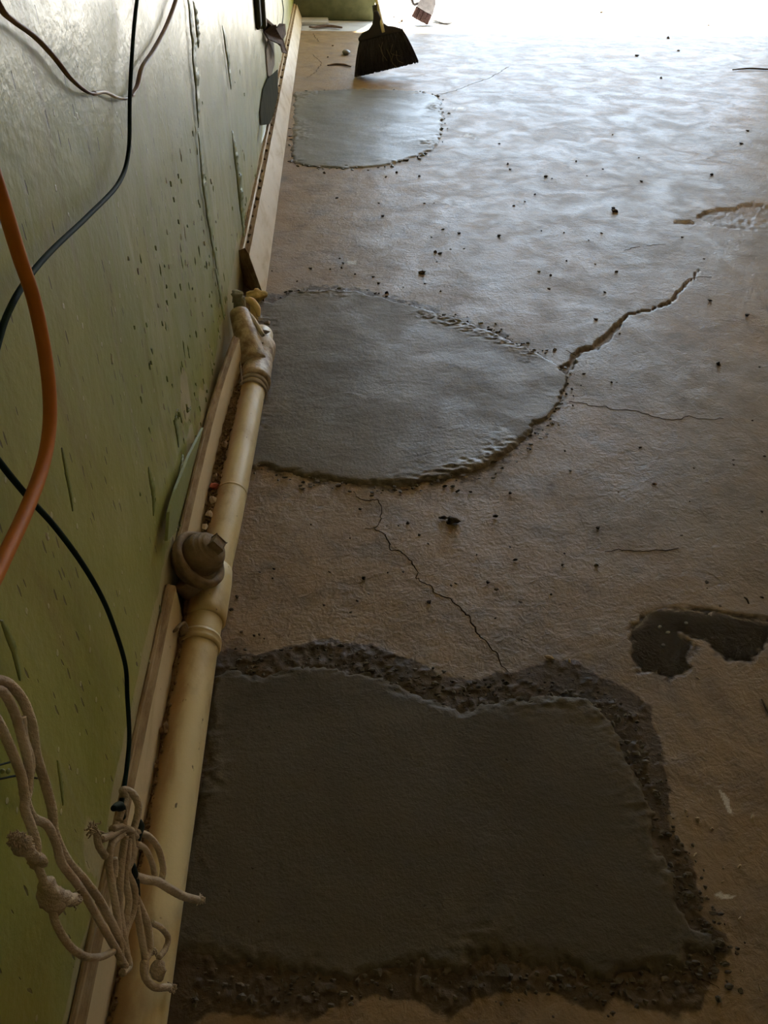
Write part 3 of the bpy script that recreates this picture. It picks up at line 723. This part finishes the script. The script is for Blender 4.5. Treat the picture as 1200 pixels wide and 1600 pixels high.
# ------------------------------------------------------------------ wires and cords on the wall
def wx(off, *p): return [onx(px, py, WX + off) for px, py in p]
p = wx(.030, (-40, 180), (-14, 260), (4, 315), (30, 400), (52, 465), (68, 540), (77, 610), (77, 670), (66, 730), (42, 795), (12, 860), (-20, 925), (-60, 990))
single('extension_cord', tube(p, .0062, 14, 8), M['orange'], 'thick orange rubber cord hanging in a curve on the green wall', 'cord')
p = wx(.017, (222, -60), (214, 0), (208, 60), (203, 150), (201, 235), (186, 285), (140, 335), (80, 392), (40, 440), (12, 490), (-4, 540), (-18, 600), (-20, 650), (-14, 700), (4, 728), (45, 778), (85, 822), (128, 880), (160, 935), (180, 985), (196, 1040), (199, 1090), (202, 1150), (198, 1200), (192, 1245))
single('green_wire', tube(p, .0029, 10, 8), M['wire'], 'thin dark green wire running down the green wall to the cotton cord', 'wire')
p = wx(.010, (-20, -30), (2, 14), (20, 32), (55, 58), (85, 90), (110, 122), (135, 143), (148, 146))
q = wx(.010, (204, 150), (214, 135), (222, 105), (240, 78), (260, 40), (276, -4), (284, -40))
t = Thing('flat_flex', p[-1], 'brown flat twin flex bent into a V on the green wall', 'wire')
t.part('flex_run', tube(p, [.0036, .0034, .0028], 10, 8, flat=.6), M['flex'])
t.part('flex_run', tube(q, [.0034, .0042, .0044], 10, 8, flat=.5), M['flex'])
t.part('flex_bend', tube(wx(.010, (146, 146), (165, 144), (182, 152), (197, 154), (208, 148)), [.0028, .0022, .0020, .0026], 10, 8), M['flex_pale'], label='pale twisted bend of the flex')
# small wire clip behind the cord
t = Thing('wire_clip', wx(.006, (10, 1200))[0], 'small black wire clip with green beads behind cotton cord', 'clip')
t.part('clip_bar', tube(wx(.006, (-25, 1201), (0, 1195), (30, 1187)), .0009, 8, 6), M['tape'])
t.part('clip_bar', tube(wx(.006, (-25, 1220), (0, 1217), (30, 1212), (58, 1216)), .0009, 8, 6), M['tape'])
for px in (4, 13): t.part('bead', lump(wx(.006, (px, 1205))[0], .0022, px, 2, .1), M['paint_chip'])
t.part('bead', lump(wx(.006, (50, 1208))[0], .0026, 3, 2, .2), M['tape'])

# ------------------------------------------------------------------ bundle of cotton cord
def rp(*zs):
    """points of the cord bundle: it hangs off the wall in front of skirting and pipe"""
    out = []
    for (zx, zy) in zs:
        px, py = zx / 2.857, 1040 + zy / 2.857
        x = np.interp(px, [0, 60, 150, 200, 260, 320], [-.268, -.262, -.250, -.236, -.212, -.190])
        out.append(onx(px, py, x))
    return out
org = rp((560, 750))[0]
rb = Thing('cotton_cord_bundle', org, 'tied bundle of frayed white cotton cord hanging over the pipe', 'cord')
strands = [
    ([(-60, 60), (0, 65), (50, 90), (105, 160), (145, 270), (163, 400), (200, 520), (232, 640), (245, 750), (300, 870), (370, 950), (440, 1040), (500, 1150), (555, 1270), (575, 1340), (545, 1372)], .0047),
    ([(-30, 100), (20, 125), (65, 210), (98, 320), (125, 430), (127, 550), (110, 630), (140, 720), (163, 800), (160, 870)], .0044),
    ([(-40, 200), (0, 265), (50, 375), (95, 490), (112, 590), (145, 675), (210, 712), (250, 790), (275, 880), (345, 975), (400, 1060), (450, 1150), (520, 1270), (560, 1345)], .0044),
    ([(100, 230), (112, 330), (140, 430), (128, 540), (118, 640)], .0036),
    ([(160, 870), (190, 950), (225, 1050), (250, 1150), (310, 1250), (380, 1298), (450, 1300), (505, 1276)], .0040),
    ([(530, 690), (545, 640), (560, 590), (548, 556), (590, 570), (618, 630), (600, 720), (575, 770)], .0046),
    ([(560, 590), (556, 650), (552, 710), (545, 760)], .0042),
    ([(450, 776), (500, 756), (540, 735), (585, 738), (608, 768)], .0046),
    ([(500, 730), (545, 722), (590, 745)], .0046),
    ([(545, 750), (500, 800), (486, 880), (500, 980), (522, 1110), (535, 1240), (540, 1330)], .0044),
    ([(560, 760), (545, 860), (535, 980), (535, 1100), (552, 1210), (572, 1330)], .0046),
    ([(585, 760), (592, 850), (568, 920), (600, 1000), (592, 1100), (560, 1190), (548, 1270)], .0048),
    ([(575, 770), (570, 860), (560, 950), (575, 1050), (560, 1150)], .0044),
    ([(600, 742), (660, 760), (705, 815), (728, 900), (722, 955)], .0042),
    ([(605, 790), (650, 820), (678, 880), (690, 935)], .0036),
    ([(432, 745), (440, 800), (470, 852)], .0042),
    ([(600, 940), (650, 955), (705, 965), (760, 998), (820, 1030), (880, 1046)], .0056),
    ([(600, 1020), (632, 1090), (662, 1170), (668, 1270), (642, 1330), (648, 1390), (690, 1435), (755, 1436)], .0046),
    ([(608, 1070), (622, 1160), (640, 1260), (650, 1330), (645, 1380)], .0044),
    ([(676, 1148), (720, 1172), (750, 1215), (738, 1265), (708, 1305)], .0038),
    ([(512, 860), (516, 900), (512, 945)], .0036),
]
for z, r in strands:
    rb.part('cord_strand', tube(rp(*z), r * .88, 12, 10, wob=.03, twist=900), M['rope'])
def fuzz(c, n, L, seed, d=None):
    rg = random.Random(seed); out = []
    for k in range(n):
        v = np.array([rg.gauss(0, 1), rg.gauss(0, 1), rg.gauss(0, 1)])
        if d is not None: v = v * .45 + np.asarray(d)
        v = _n(v); l = L * rg.uniform(.5, 1.1); w = _n(np.array([rg.gauss(0, 1) for _ in range(3)]))
        w2 = _n(np.array([rg.gauss(0, 1) for _ in range(3)])); c0 = c + w * L * .15
        out.append(tube([c0, c0 + v * l * .35 + w * l * .2, c0 + v * l * .6 - w * l * .15 + w2 * l * .2, c0 + v * l * .75 + w2 * l * .05], [.0010, .0009, .0008, .0004], 4, 3))
    return join(*out)
for (z, n, L, d) in (((95, 795), 110, .011, None), ((68, 775), 80, .009, None), ((330, 1045), 30, .012, (.3, .2, 0)), ((885, 1048), 40, .011, (.6, 0, -.1)), ((760, 1436), 30, .009, (.6, 0, 0)), ((712, 1340), 50, .010, (0, -.3, -.3)), ((690, 1275), 20, .007, None), ((425, 735), 30, .012, (-.4, .2, .3))):
    rb.part('frayed_end', fuzz(rp(z)[0], n, L, n + z[0], d), M['rope'], kind='stuff')
k0 = rp((170, 872))[0]; rb.part('cord_knot', lump(k0, .0075, 61, 2, .25, (1.2, .8, 1)), M['rope'])
k1 = rp((95, 800), (130, 830), (155, 862)); rb.part('cord_strand', tube(k1, [.0085, .005, .005], 12, 8, wob=.1, twist=500), M['rope'])
k2 = rp((205, 960), (225, 1030), (260, 1090)); rb.part('loose_tuft', tube(k2, [.006, .011, .006], 12, 8, wob=.15, twist=300), M['rope'])
k3 = rp((230, 1030), (285, 1040), (345, 1046)); rb.part('loose_tuft', tube(k3, [.009, .007, .005], 12, 8, wob=.12, twist=300), M['rope'])
k4 = rp((715, 1320), (705, 1360), (715, 1395)); rb.part('loose_tuft', tube(k4, [.006, .009, .005], 12, 6, wob=.15, twist=300), M['rope'])
rb.part('tape_wrap', tube(rp((612, 690), (628, 720), (610, 780)), .0040, 10, 6), M['tape'])
rb.part('tape_wrap', tube(rp((590, 890), (603, 950), (612, 1030)), [.0035, .0046, .0036], 10, 6), M['tape'])
rb.part('tape_wrap', tube(rp((505, 638), (530, 628), (548, 640)), [.003, .0055, .004], 10, 6), M['tape'])
rb.part('tape_wrap', tube(rp((545, 590), (540, 640), (552, 680)), .0030, 10, 6), M['tape'])

# ------------------------------------------------------------------ lifted paint, torn board and batten on the wall
def flake(pts, width, lift, mat, seed, side=1, th=.0014):
    """a strip of paint hinged along pts on the wall, its free edge standing off"""
    C = catmull(pts, 10); rg = random.Random(seed); V = []; n = len(C)
    zz = C[:, 2]; C[:, 1] += .35 * width * (fbm(zz * 30, zz * 0, seed, 4))
    for i, c in enumerate(C):
        t = i / (n - 1); e = math.sin(math.pi * min(1, max(0, t))) ** .6; w = .55 * width * (.25 + .75 * e) * rg.uniform(.75, 1.2); l = .5 * lift * e * rg.uniform(.6, 1.25)
        for (a, b) in ((0, .0002), (.5, l * .35), (1, l), (1, l + th), (.5, l * .35 + th), (0, th)):
            V.append((c[0] + b, c[1] + side * w * a, c[2] + rg.uniform(-.001, .001)))
    Fc = [(i * 6 + k, (i + 1) * 6 + k, (i + 1) * 6 + (k + 1) % 6, i * 6 + (k + 1) % 6) for i in range(n - 1) for k in range(6)]
    Fc += [tuple(range(6)), tuple((n - 1) * 6 + k for k in range(5, -1, -1))]
    o = link('paint_flake', make_mesh('paint_flake', np.array(V), Fc), M[mat], wall); return o
fk = [
    ([(291, -10), (296, 40), (300, 90), (305, 150), (309, 200)], .05, .013), ([(309, 205), (313, 260), (318, 310), (330, 380), (339, 430)], .045, .010),
    ([(301, 2), (305, 40), (309, 75)], .025, .012), ([(347, 40), (353, 90), (360, 140)], .05, .012), ([(362, 205), (366, 250), (371, 300), (376, 345), (381, 372)], .06, .022),
    ([(335, 420), (342, 460), (350, 500)], .03, .007), ([(95, 700), (103, 750), (112, 800)], .010, .003), ([(0, 968), (15, 1010), (30, 1062)], .012, .004),
    ([(262, 830), (263, 800), (270, 775), (278, 745), (284, 712)], .04, .012), ([(231, 730), (236, 770), (239, 805)], .02, .006),
    ([(278, 700), (272, 660), (276, 640)], .02, .006), ([(290, 632), (292, 645), (297, 636)], .01, .006), ([(88, 1190), (92, 1225), (97, 1260)], .008, .002),
]
for i, (p, w, l) in enumerate(fk): flake(wx(.006, *p), w, l, 'paint_chip', 500 + i)
def flecks(n, seed):
    rg = random.Random(seed); L = []
    for k in range(n):
        y = rg.uniform(1.0, 2.05) if rg.random() < .75 else rg.uniform(.5, 3.2); z = .14 + .5 * rg.random() ** 1.6
        h = rg.uniform(.003, .010) * (1.6 if rg.random() < .15 else 1); w = rg.uniform(.0008, .0022)
        L.append(lump((WX + .0045 + rg.uniform(0, .003), y, z), 1.0, seed * 1000 + k, 1, .45, (.0014, w, h)))
    return join(*L)
for _k, (_m, _s) in enumerate((('paint_chip', 71), ('lime', 72))):
    _g = flecks((110, 90)[_k], _s); tag(link('paint_flecks', make_mesh('paint_flecks', _g[0], _g[1], False), M[_m], wall), kind='stuff')
# peeled plaster sliver by the capped fitting
V = []
sl = [(262, 845), (265, 800), (275, 765), (296, 712), (318, 668), (300, 735), (286, 790), (274, 832)]
A = [onx(px, py, WX + .016) for px, py in sl]; B = [a - np.array([.005, 0, 0]) for a in A]; n = len(sl)
single('plaster_sliver', (np.array(A + B), [tuple(range(n)), tuple(range(2 * n - 1, n - 1, -1))] + [(k, k + n, (k + 1) % n + n, (k + 1) % n) for k in range(n)]), M['paint_chip'], 'loose green plaster sliver standing behind board by the capped fitting', 'plaster', smooth=False)
# batten with a broken foot and the torn board beyond it
bt = onx(400, 45, WX)
bw = Thing('wall_batten', (WX, bt[1], .5), 'dark green vertical batten with a broken foot on the wall', 'batten')
bw.part('batten_strip', abox(WX, WX + .020, bt[1] - .03, bt[1] + .11, .545, 1.6, .004), M['batten'])
bw.part('batten_strip', abox(WX, WX + .034, bt[1] + .11, bt[1] + .20, .53, 1.6, .004), M['batten'])
def sheet(pix, x0, x1, th):
    n = len(pix); A = []; 
    for i, (px, py, s) in enumerate(pix): A.append(onx(px, py, x0 + (x1 - x0) * s))
    B = [a + np.array([th * .5, th, 0]) for a in A]
    return np.array(A + B), [tuple(range(n)), tuple(range(2 * n - 1, n - 1, -1))] + [(k, k + n, (k + 1) % n + n, (k + 1) % n) for k in range(n)]
t = Thing('torn_board', onx(425, 60, WX), 'torn brown board edge jutting from the wall above leaning skirting', 'board')
t.part('ragged_edge', sheet([(411, 26, 0), (416, 34, .3), (424, 40, .6), (429, 39, .8), (431, 44, .8), (436, 37, 1), (444, 38, 1), (445, 54, 1), (441, 62, .9), (447, 84, 1), (440, 82, .9), (437, 70, .8), (428, 66, .6), (418, 62, .3), (411, 50, 0)], WX + .002, WX + .075, .012), M['torn'], smooth=False)
t.part('torn_strip', sheet([(418, 60, .2), (427, 68, .5), (428, 100, .5), (423, 118, .2), (418, 120, 0), (415, 80, 0)], WX + .003, WX + .03, .008), M['fitting'], smooth=False)
v = [onx(px, py, WX + .03) for px, py in ((440, -20), (441, 0), (443, 18), (441, 37))]
t.part('loose_wire', tube(v, .003, 8, 6), M['tape'])
M['shade_green'] = plain('shaded_green_board', (0.040, 0.040, 0.020), (0.055, 0.054, 0.028), 12, 0.95, 0.05)  # green darkened in the colour itself, standing in for the shade there
single('wall_panel', sheet([(417, 124, .2), (433, 109, .6), (433, 150, .7), (426, 180, .6), (420, 194, .4), (407, 196, .1), (405, 175, 0), (410, 140, 0)], WX + .004, WX + .030, .008), M['shade_green'], 'shade-painted green board piece leaning behind the skirting below torn board', 'board', smooth=False)
single('plaster_offcut', sheet([(410, 196, .3), (415, 195, .6), (412, 212, .6), (407, 224, .3)], WX + .01, WX + .03, .006), M['paint_mint'], 'small pale mint plaster offcut tucked behind skirting board', 'plaster', smooth=False)

# ------------------------------------------------------------------ broom
by = 5.90
def bp(px, py, dy=0.0):
    q = ony(px, py, by); return ony(px, py, by + 0.18 * q[2] + dy)
br = Thing('angle_broom', onfloor(553, 122), 'black angled broom with pale handle standing on floor beyond smooth patch', 'broom')
def prism(front, dy, shrink=0.0):
    n = len(front); A = [bp(px, py, -dy) for px, py in front]; B = [bp(px, py, dy) for px, py in front]
    return np.array(A + B), [tuple(range(n)), tuple(range(2 * n - 1, n - 1, -1))] + [(k, k + n, (k + 1) % n + n, (k + 1) % n) for k in range(n)]
cap = br.part('broom_cap', prism([(561, 66), (559, 60), (566, 51), (576, 46), (581, 38), (583, 30), (583, 17), (590, 16), (594, 25), (600, 36), (606, 40), (616, 41), (626, 44), (630, 47), (627, 50), (623, 51), (600, 56), (580, 61)], .035), M['broom_cap'], smooth=False)
mod = cap.modifiers.new('bevel', 'BEVEL'); mod.width = .010; mod.segments = 3
def bristles():
    L = []; rg = random.Random(4); top = [(563, 64), (628, 48)]; bot = [(555, 121), (653, 98)]
    for k in range(520):
        t = (k % 130) / 129 + rg.uniform(-.006, .006); t = min(1, max(0, t)); row = (k // 130 - 1.5) * .018
        a = bp(top[0][0] + (top[1][0] - top[0][0]) * t, top[0][1] + (top[1][1] - top[0][1]) * t - 3, row)
        e = 0 if t < .06 or t > .94 else 0
        b = bp(bot[0][0] + (bot[1][0] - bot[0][0]) * t + rg.uniform(-1, 1), bot[0][1] + (bot[1][1] - bot[0][1]) * t + rg.uniform(-2.5, .5), row * 1.7 + rg.uniform(-.01, .01))
        b[2] = max(b[2], .002)
        m_ = (a + b) / 2 + [rg.uniform(-.006, .006), rg.uniform(-.006, .006), 0]
        L.append(tube([a, m_, b], [.0042, .0040, .0026], 4, 2))
    return join(*L)
br.part('bristles', bristles(), M['bristle'], kind='stuff')
stray = []
rg = random.Random(9)
for k in range(6):
    a = (rg.uniform(590, 640), rg.uniform(60, 85)); stray.append(tube([bp(*a, -.06), bp(a[0] + rg.uniform(-4, 10), a[1] + 14, -.075), bp(a[0] + rg.uniform(0, 14), a[1] + rg.uniform(18, 30), -.06)], .0007, 4, 4))
br.part('dust_fibres', join(*stray), M['crumb_pale'], kind='stuff')
h0 = bp(599, 50, -.05); h1 = bp(588, 0, 0.02); d = h1 - h0
br.part('handle', tube([h0, h1, h0 + d * 3.2], .011, 16, 4), M['handle'], label='pale yellow broom handle')
br.part('handle_socket', tube([bp(594, 46, .01), bp(587, 8, .02)], [.034, .024], 16, 4), M['broom_cap'])

# brush and rag beyond the joint
yb = onfloor(660, 40)[1]
def hp(px, py, dy=0): return ony(px, py, yb + dy)
hb = Thing('scrubbing_brush', (hp(660, 38)[0], yb, 0), 'brown bristled scrubbing brush with pale grey block on pavement beyond joint', 'brush')
def block(front, d0, d1):
    n = len(front); A = [hp(px, py, d0) for px, py in front]; B = [hp(px, py, d1) for px, py in front]
    return np.array(A + B), [tuple(range(n)), tuple(range(2 * n - 1, n - 1, -1))] + [(k, k + n, (k + 1) % n + n, (k + 1) % n) for k in range(n)]
def hbr():
    L = []; rg = random.Random(3)
    for k in range(150):
        t = rg.random(); s = rg.random()
        a = hp(651 + 24 * t, 10 + 14 * t, .02 + .10 * s); b = hp(643 + 26 * t + rg.uniform(-1, 1), 25.5 + 13.5 * t + rg.uniform(-1, 1), -.01 + .10 * s)
        b[2] = max(b[2], .003); L.append(tube([a, b], [.006, .0045], 4, 3))
    return join(*L)
hb.part('bristles', hbr(), M['brush_bristle'], kind='stuff')
hb.part('brush_block', block([(651, 10), (657, -2), (680, -4), (681, 6), (676, 24), (664, 18)], .0, .13), M['brush_block'], smooth=False)
hb.part('brush_arm', tube([hp(642, -8, .05), hp(646, 6, .05), hp(653, 5, .05), hp(660, 2, .06)], .013, 10, 6), M['broom_cap'])
v, f = lump((0, 0, 0), 1, 31, 3, .35, (1, 1, 1)); c = onfloor(692, 35)
single('white_rag', (np.array(v) * [.10, .12, .045] + [c[0], c[1] + .05, .035], f), M['rag'], 'crumpled white rag beside the scrubbing brush on pavement', 'rag')
c = onfloor(704, 33); single('paper_scrap', tube([c + [-.03, 0, .004], c + [0, .02, .006], c + [.035, .01, .004]], [.006, .012, .005], 8, 5, flat=.5), M['torn'], 'thin brown scrap lying beside the white rag', 'scrap')

# ------------------------------------------------------------------ litter on the floor
def strip(name, pix, r, mat, label, cat, z=.006, flat=.6):
    single(name, tube([onfloor(px, py, z) for px, py in pix], r, 10, 6, flat=flat), M[mat], label, cat)
strip('rubber_strip', [(484, 42), (492, 43), (505, 41), (518, 41), (534, 43)], [.012, .014, .020, .020, .012], 'torn', 'dark rubber strip on the floor at the end wall', 'strip', .012)
strip('rubber_strip', [(512, 102), (524, 100), (538, 101), (548, 104)], [.006, .011, .011, .006], 'torn', 'short dark bent strip lying behind smooth patch near broom', 'strip', .008)
strip('twig', [(1145, 109), (1170, 107), (1195, 108), (1235, 110)], [.006, .010, .009, .006], 'crumb', 'dark twig lying on far bare floor', 'twig', .008)
strip('twig', [(1163, 933), (1167, 936), (1170, 943)], [.0016, .0022, .0016], 'crumb', 'short dark twig above the water puddle', 'twig', .002)
strip('twig', [(1190, 1092), (1194, 1100), (1200, 1112), (1206, 1122)], [.0014, .002, .002, .0014], 'crumb', 'dark twig on floor below the water puddle', 'twig', .002)
v, f = lump((0, 0, 0), 1, 71, 2, .3)
c = onfloor(541, 85); single('stone', (v * [.036, .05, .018] + [c[0], c[1], .014], f), M['cement_far'], 'flat grey stone lying behind smooth patch beside broom', 'stone')
c = onfloor(510, 40); single('cement_slab_piece', abox(c[0] - .30, c[0] + .02, c[1] + .02, c[1] + .34, 0, .022, .006), M['pavement'], 'broken pale screed slab in the corner at the end wall', 'slab', smooth=False)
c = onfloor(707, 813, .004); single('earth_clod', join(lump(c, .010, 81, 2, .5, (1.3, 1, .6)), lump(c + [-.018, .012, -.001], .006, 82, 2, .5, (1.5, .8, .5))), M['crumb'], 'dark lumpy clod lying between rounded and largest patch', 'clod')
c = onfloor(966, 1008)
for i, (px, py) in enumerate(((1031, 979), (1044, 988), (1072, 973), (1036, 1007))):
    single('pebble', lump(onfloor(px, py, .002), .0032, 90 + i, 1, .3, (1.2, .9, .8)), M['pavement'], 'tiny white pebble lying in the water puddle', 'pebble', 'white pebbles in the puddle')

crumb_meshes = []
for k in range(5):
    v, f = lump((0, 0, 0), 1, 700 + k, 1, .45, (1.15, .9, .6)); me = make_mesh('floor_crumb', v, f, False); me.materials.append(M['crumb']); crumb_meshes.append(me)
for k in range(2):
    v, f = lump((0, 0, 0), 1, 720 + k, 1, .45, (1.3, .8, .6)); me = make_mesh('floor_crumb', v, f, False); me.materials.append(M['crumb_pale']); crumb_meshes.append(me)
def crumb(px, py, rpx, label, group, pale=False):
    c = onfloor(px, py); dep = (RC.T @ (c - [0, 0, H]))[2]; r = .85 * rpx * dep / FPX
    o = link('floor_crumb', random.choice(crumb_meshes[5:] if pale else crumb_meshes[:5]), None)
    o.location = (c[0], c[1], r * .3); o.scale = (r, r * random.uniform(.8, 1.2), r); o.rotation_euler = (0, 0, random.uniform(0, 6.28))
    size = 'larger ' if rpx >= 3.5 else 'tiny '
    tag(o, size + label, 'crumb', size + group)
L1, G1 = 'dark crumb lying on brown floor between rounded and largest patch', 'crumbs between rounded and largest patch'
for px, py, r in ((563,796,3),(637,818,4,),(623,822,2),(655,836,3),(669,850,2.5),(735,769,3),(715,768,4),(774,807,4),(797,771,3),(797,855,3),(805,875,4),(762,911,4),(776,922,4),(813,941,4),(670,941,4),(568,904,4),(506,946,3),(606,895,2.5),(630,894,2),(558,939,2.5),(576,928,2),(548,957,2.5),(428,889,2.5),(426,904,2),(406,894,2),(515,894,2.5),(370,933,4),(362,953,4),(377,988,3),(397,993,2.5),(405,992,2.5),(413,998,2),(547,841,2),(745,867,2),(712,912,2.5),(705,915,2),(774,966,2.5),(815,1000,2),(430,822,2),(486,820,2)):
    crumb(px, py, r, L1, G1)
L2, G2 = 'dark crumb lying on brown floor between smooth and rounded patch', 'crumbs between smooth and rounded patch'
for px, py, r in ((526,310,3),(592,318,3),(598,338,3),(663,318,2.5),(678,318,1.5),(507,271,3),(620,270,3),(603,277,2.5),(655,276,3),(485,420,3),(516,421,2),(531,404,2),(536,412,3),(534,419,2.5),(555,429,2.5),(583,433,3),(591,443,3),(586,459,3),(604,459,4),(592,459,2),(660,428,7),(664,444,2.5),(688,456,3),(680,395,4),(687,397,4),(674,371,2),(717,365,3),(692,359,2.5),(725,389,2),(704,390,2),(682,410,2),(780,369,3.5),(425,424,2),(464,440,2),(630,449,2)):
    crumb(px, py, r, L2, G2)
L3, G3 = 'dark crumb lying on greyish floor around the wide crack', 'crumbs around the wide crack'
for px, py, r in ((960,331,6),(940,365,2.5),(920,376,2),(842,425,3),(860,431,3),(858,452,3),(930,413,2),(963,425,3),(931,500,4),(945,457,2.5),(1066,371,2.5),(1109,470,4.5),(1167,493,4),(1123,570,5),(955,598,3),(963,598,2),(968,522,2.5),(1187,574,2),(885,408,2),(846,361,2),(803,322,2),(820,315,2),(881,364,2),(1100,405,2),(867,547,4),(912,585,3),(1175,658,2.5),(1000,700,3),(1145,720,3),(1190,800,3),(883,705,2.5),(891,736,3),(1022,757,3.5),(966,769,2),(1146,727,2.5),(1194,714,3),(934,825,3.5),(879,883,3),(932,884,4),(882,865,2),(861,929,3),(1084,732,2),(1077,784,2),(1104,911,4),(1104,920,2.5),(1125,948,3),(1190,934,3),(1064,837,2.5)):
    crumb(px, py, r, L3, G3)
L4, G4 = 'dark crumb lying on far bluish floor near the doorway', 'crumbs on the far floor'
for px, py, r in ((853,277,4),(793,257,3),(797,265,2.5),(780,225,2),(862,280,2),(1033,123,3),(1060,80,2.5),(1044,60,3),(940,20,3),(1002,284,3),(957,211,2),(958,326,3.5),(1112,273,3),(1158,225,4),(1168,205,3),(900,253,2.5),(917,275,2),(942,265,2),(998,247,2),(836,304,2),(802,322,2),(615,27,2),(624,36,3),(628,33,3),(512,90,2),(520,72,2),(1107,40,2),(995,88,4)):
    crumb(px, py, r, L4, G4)
L5, G5 = 'dark speck lying on the largest cement patch', 'specks on the largest patch'
for px, py, r in ((430,1149,2.5),(421,1139,2),(492,1207,2.5),(547,1261,2.5),(791,1191,3.5),(395,1360,3),(359,1396,2.5),(405,1443,2.5),(373,1452,2.5),(538,1334,3),(580,1348,2),(663,1419,3),(588,1541,6),(931,1387,2.5),(848,1371,2),(594,1481,2)):
    crumb(px, py, r * .8, L5, G5)
L6, G6 = 'pale crumb lying on floor beside the largest patch', 'pale crumbs beside the largest patch'
for px, py, r in ((1175,1278,5),(1072,1268,4),(1090,1281,5),(1112,1296,4),(1086,1336,4),(1155,1354,4),(1130,1357,3),(1129,1378,3),(1155,1436,4),(1158,1517,3),(1145,1532,3),(1090,1060,3),(890,1033,4),(858,1028,6),(1104,1403,4),(1187,1545,4)):
    crumb(px, py, r, L6, G6, True)
for o in [o for o in bpy.data.objects if str(o.get('group', '')).endswith(G5)]: o.location.z += .0065
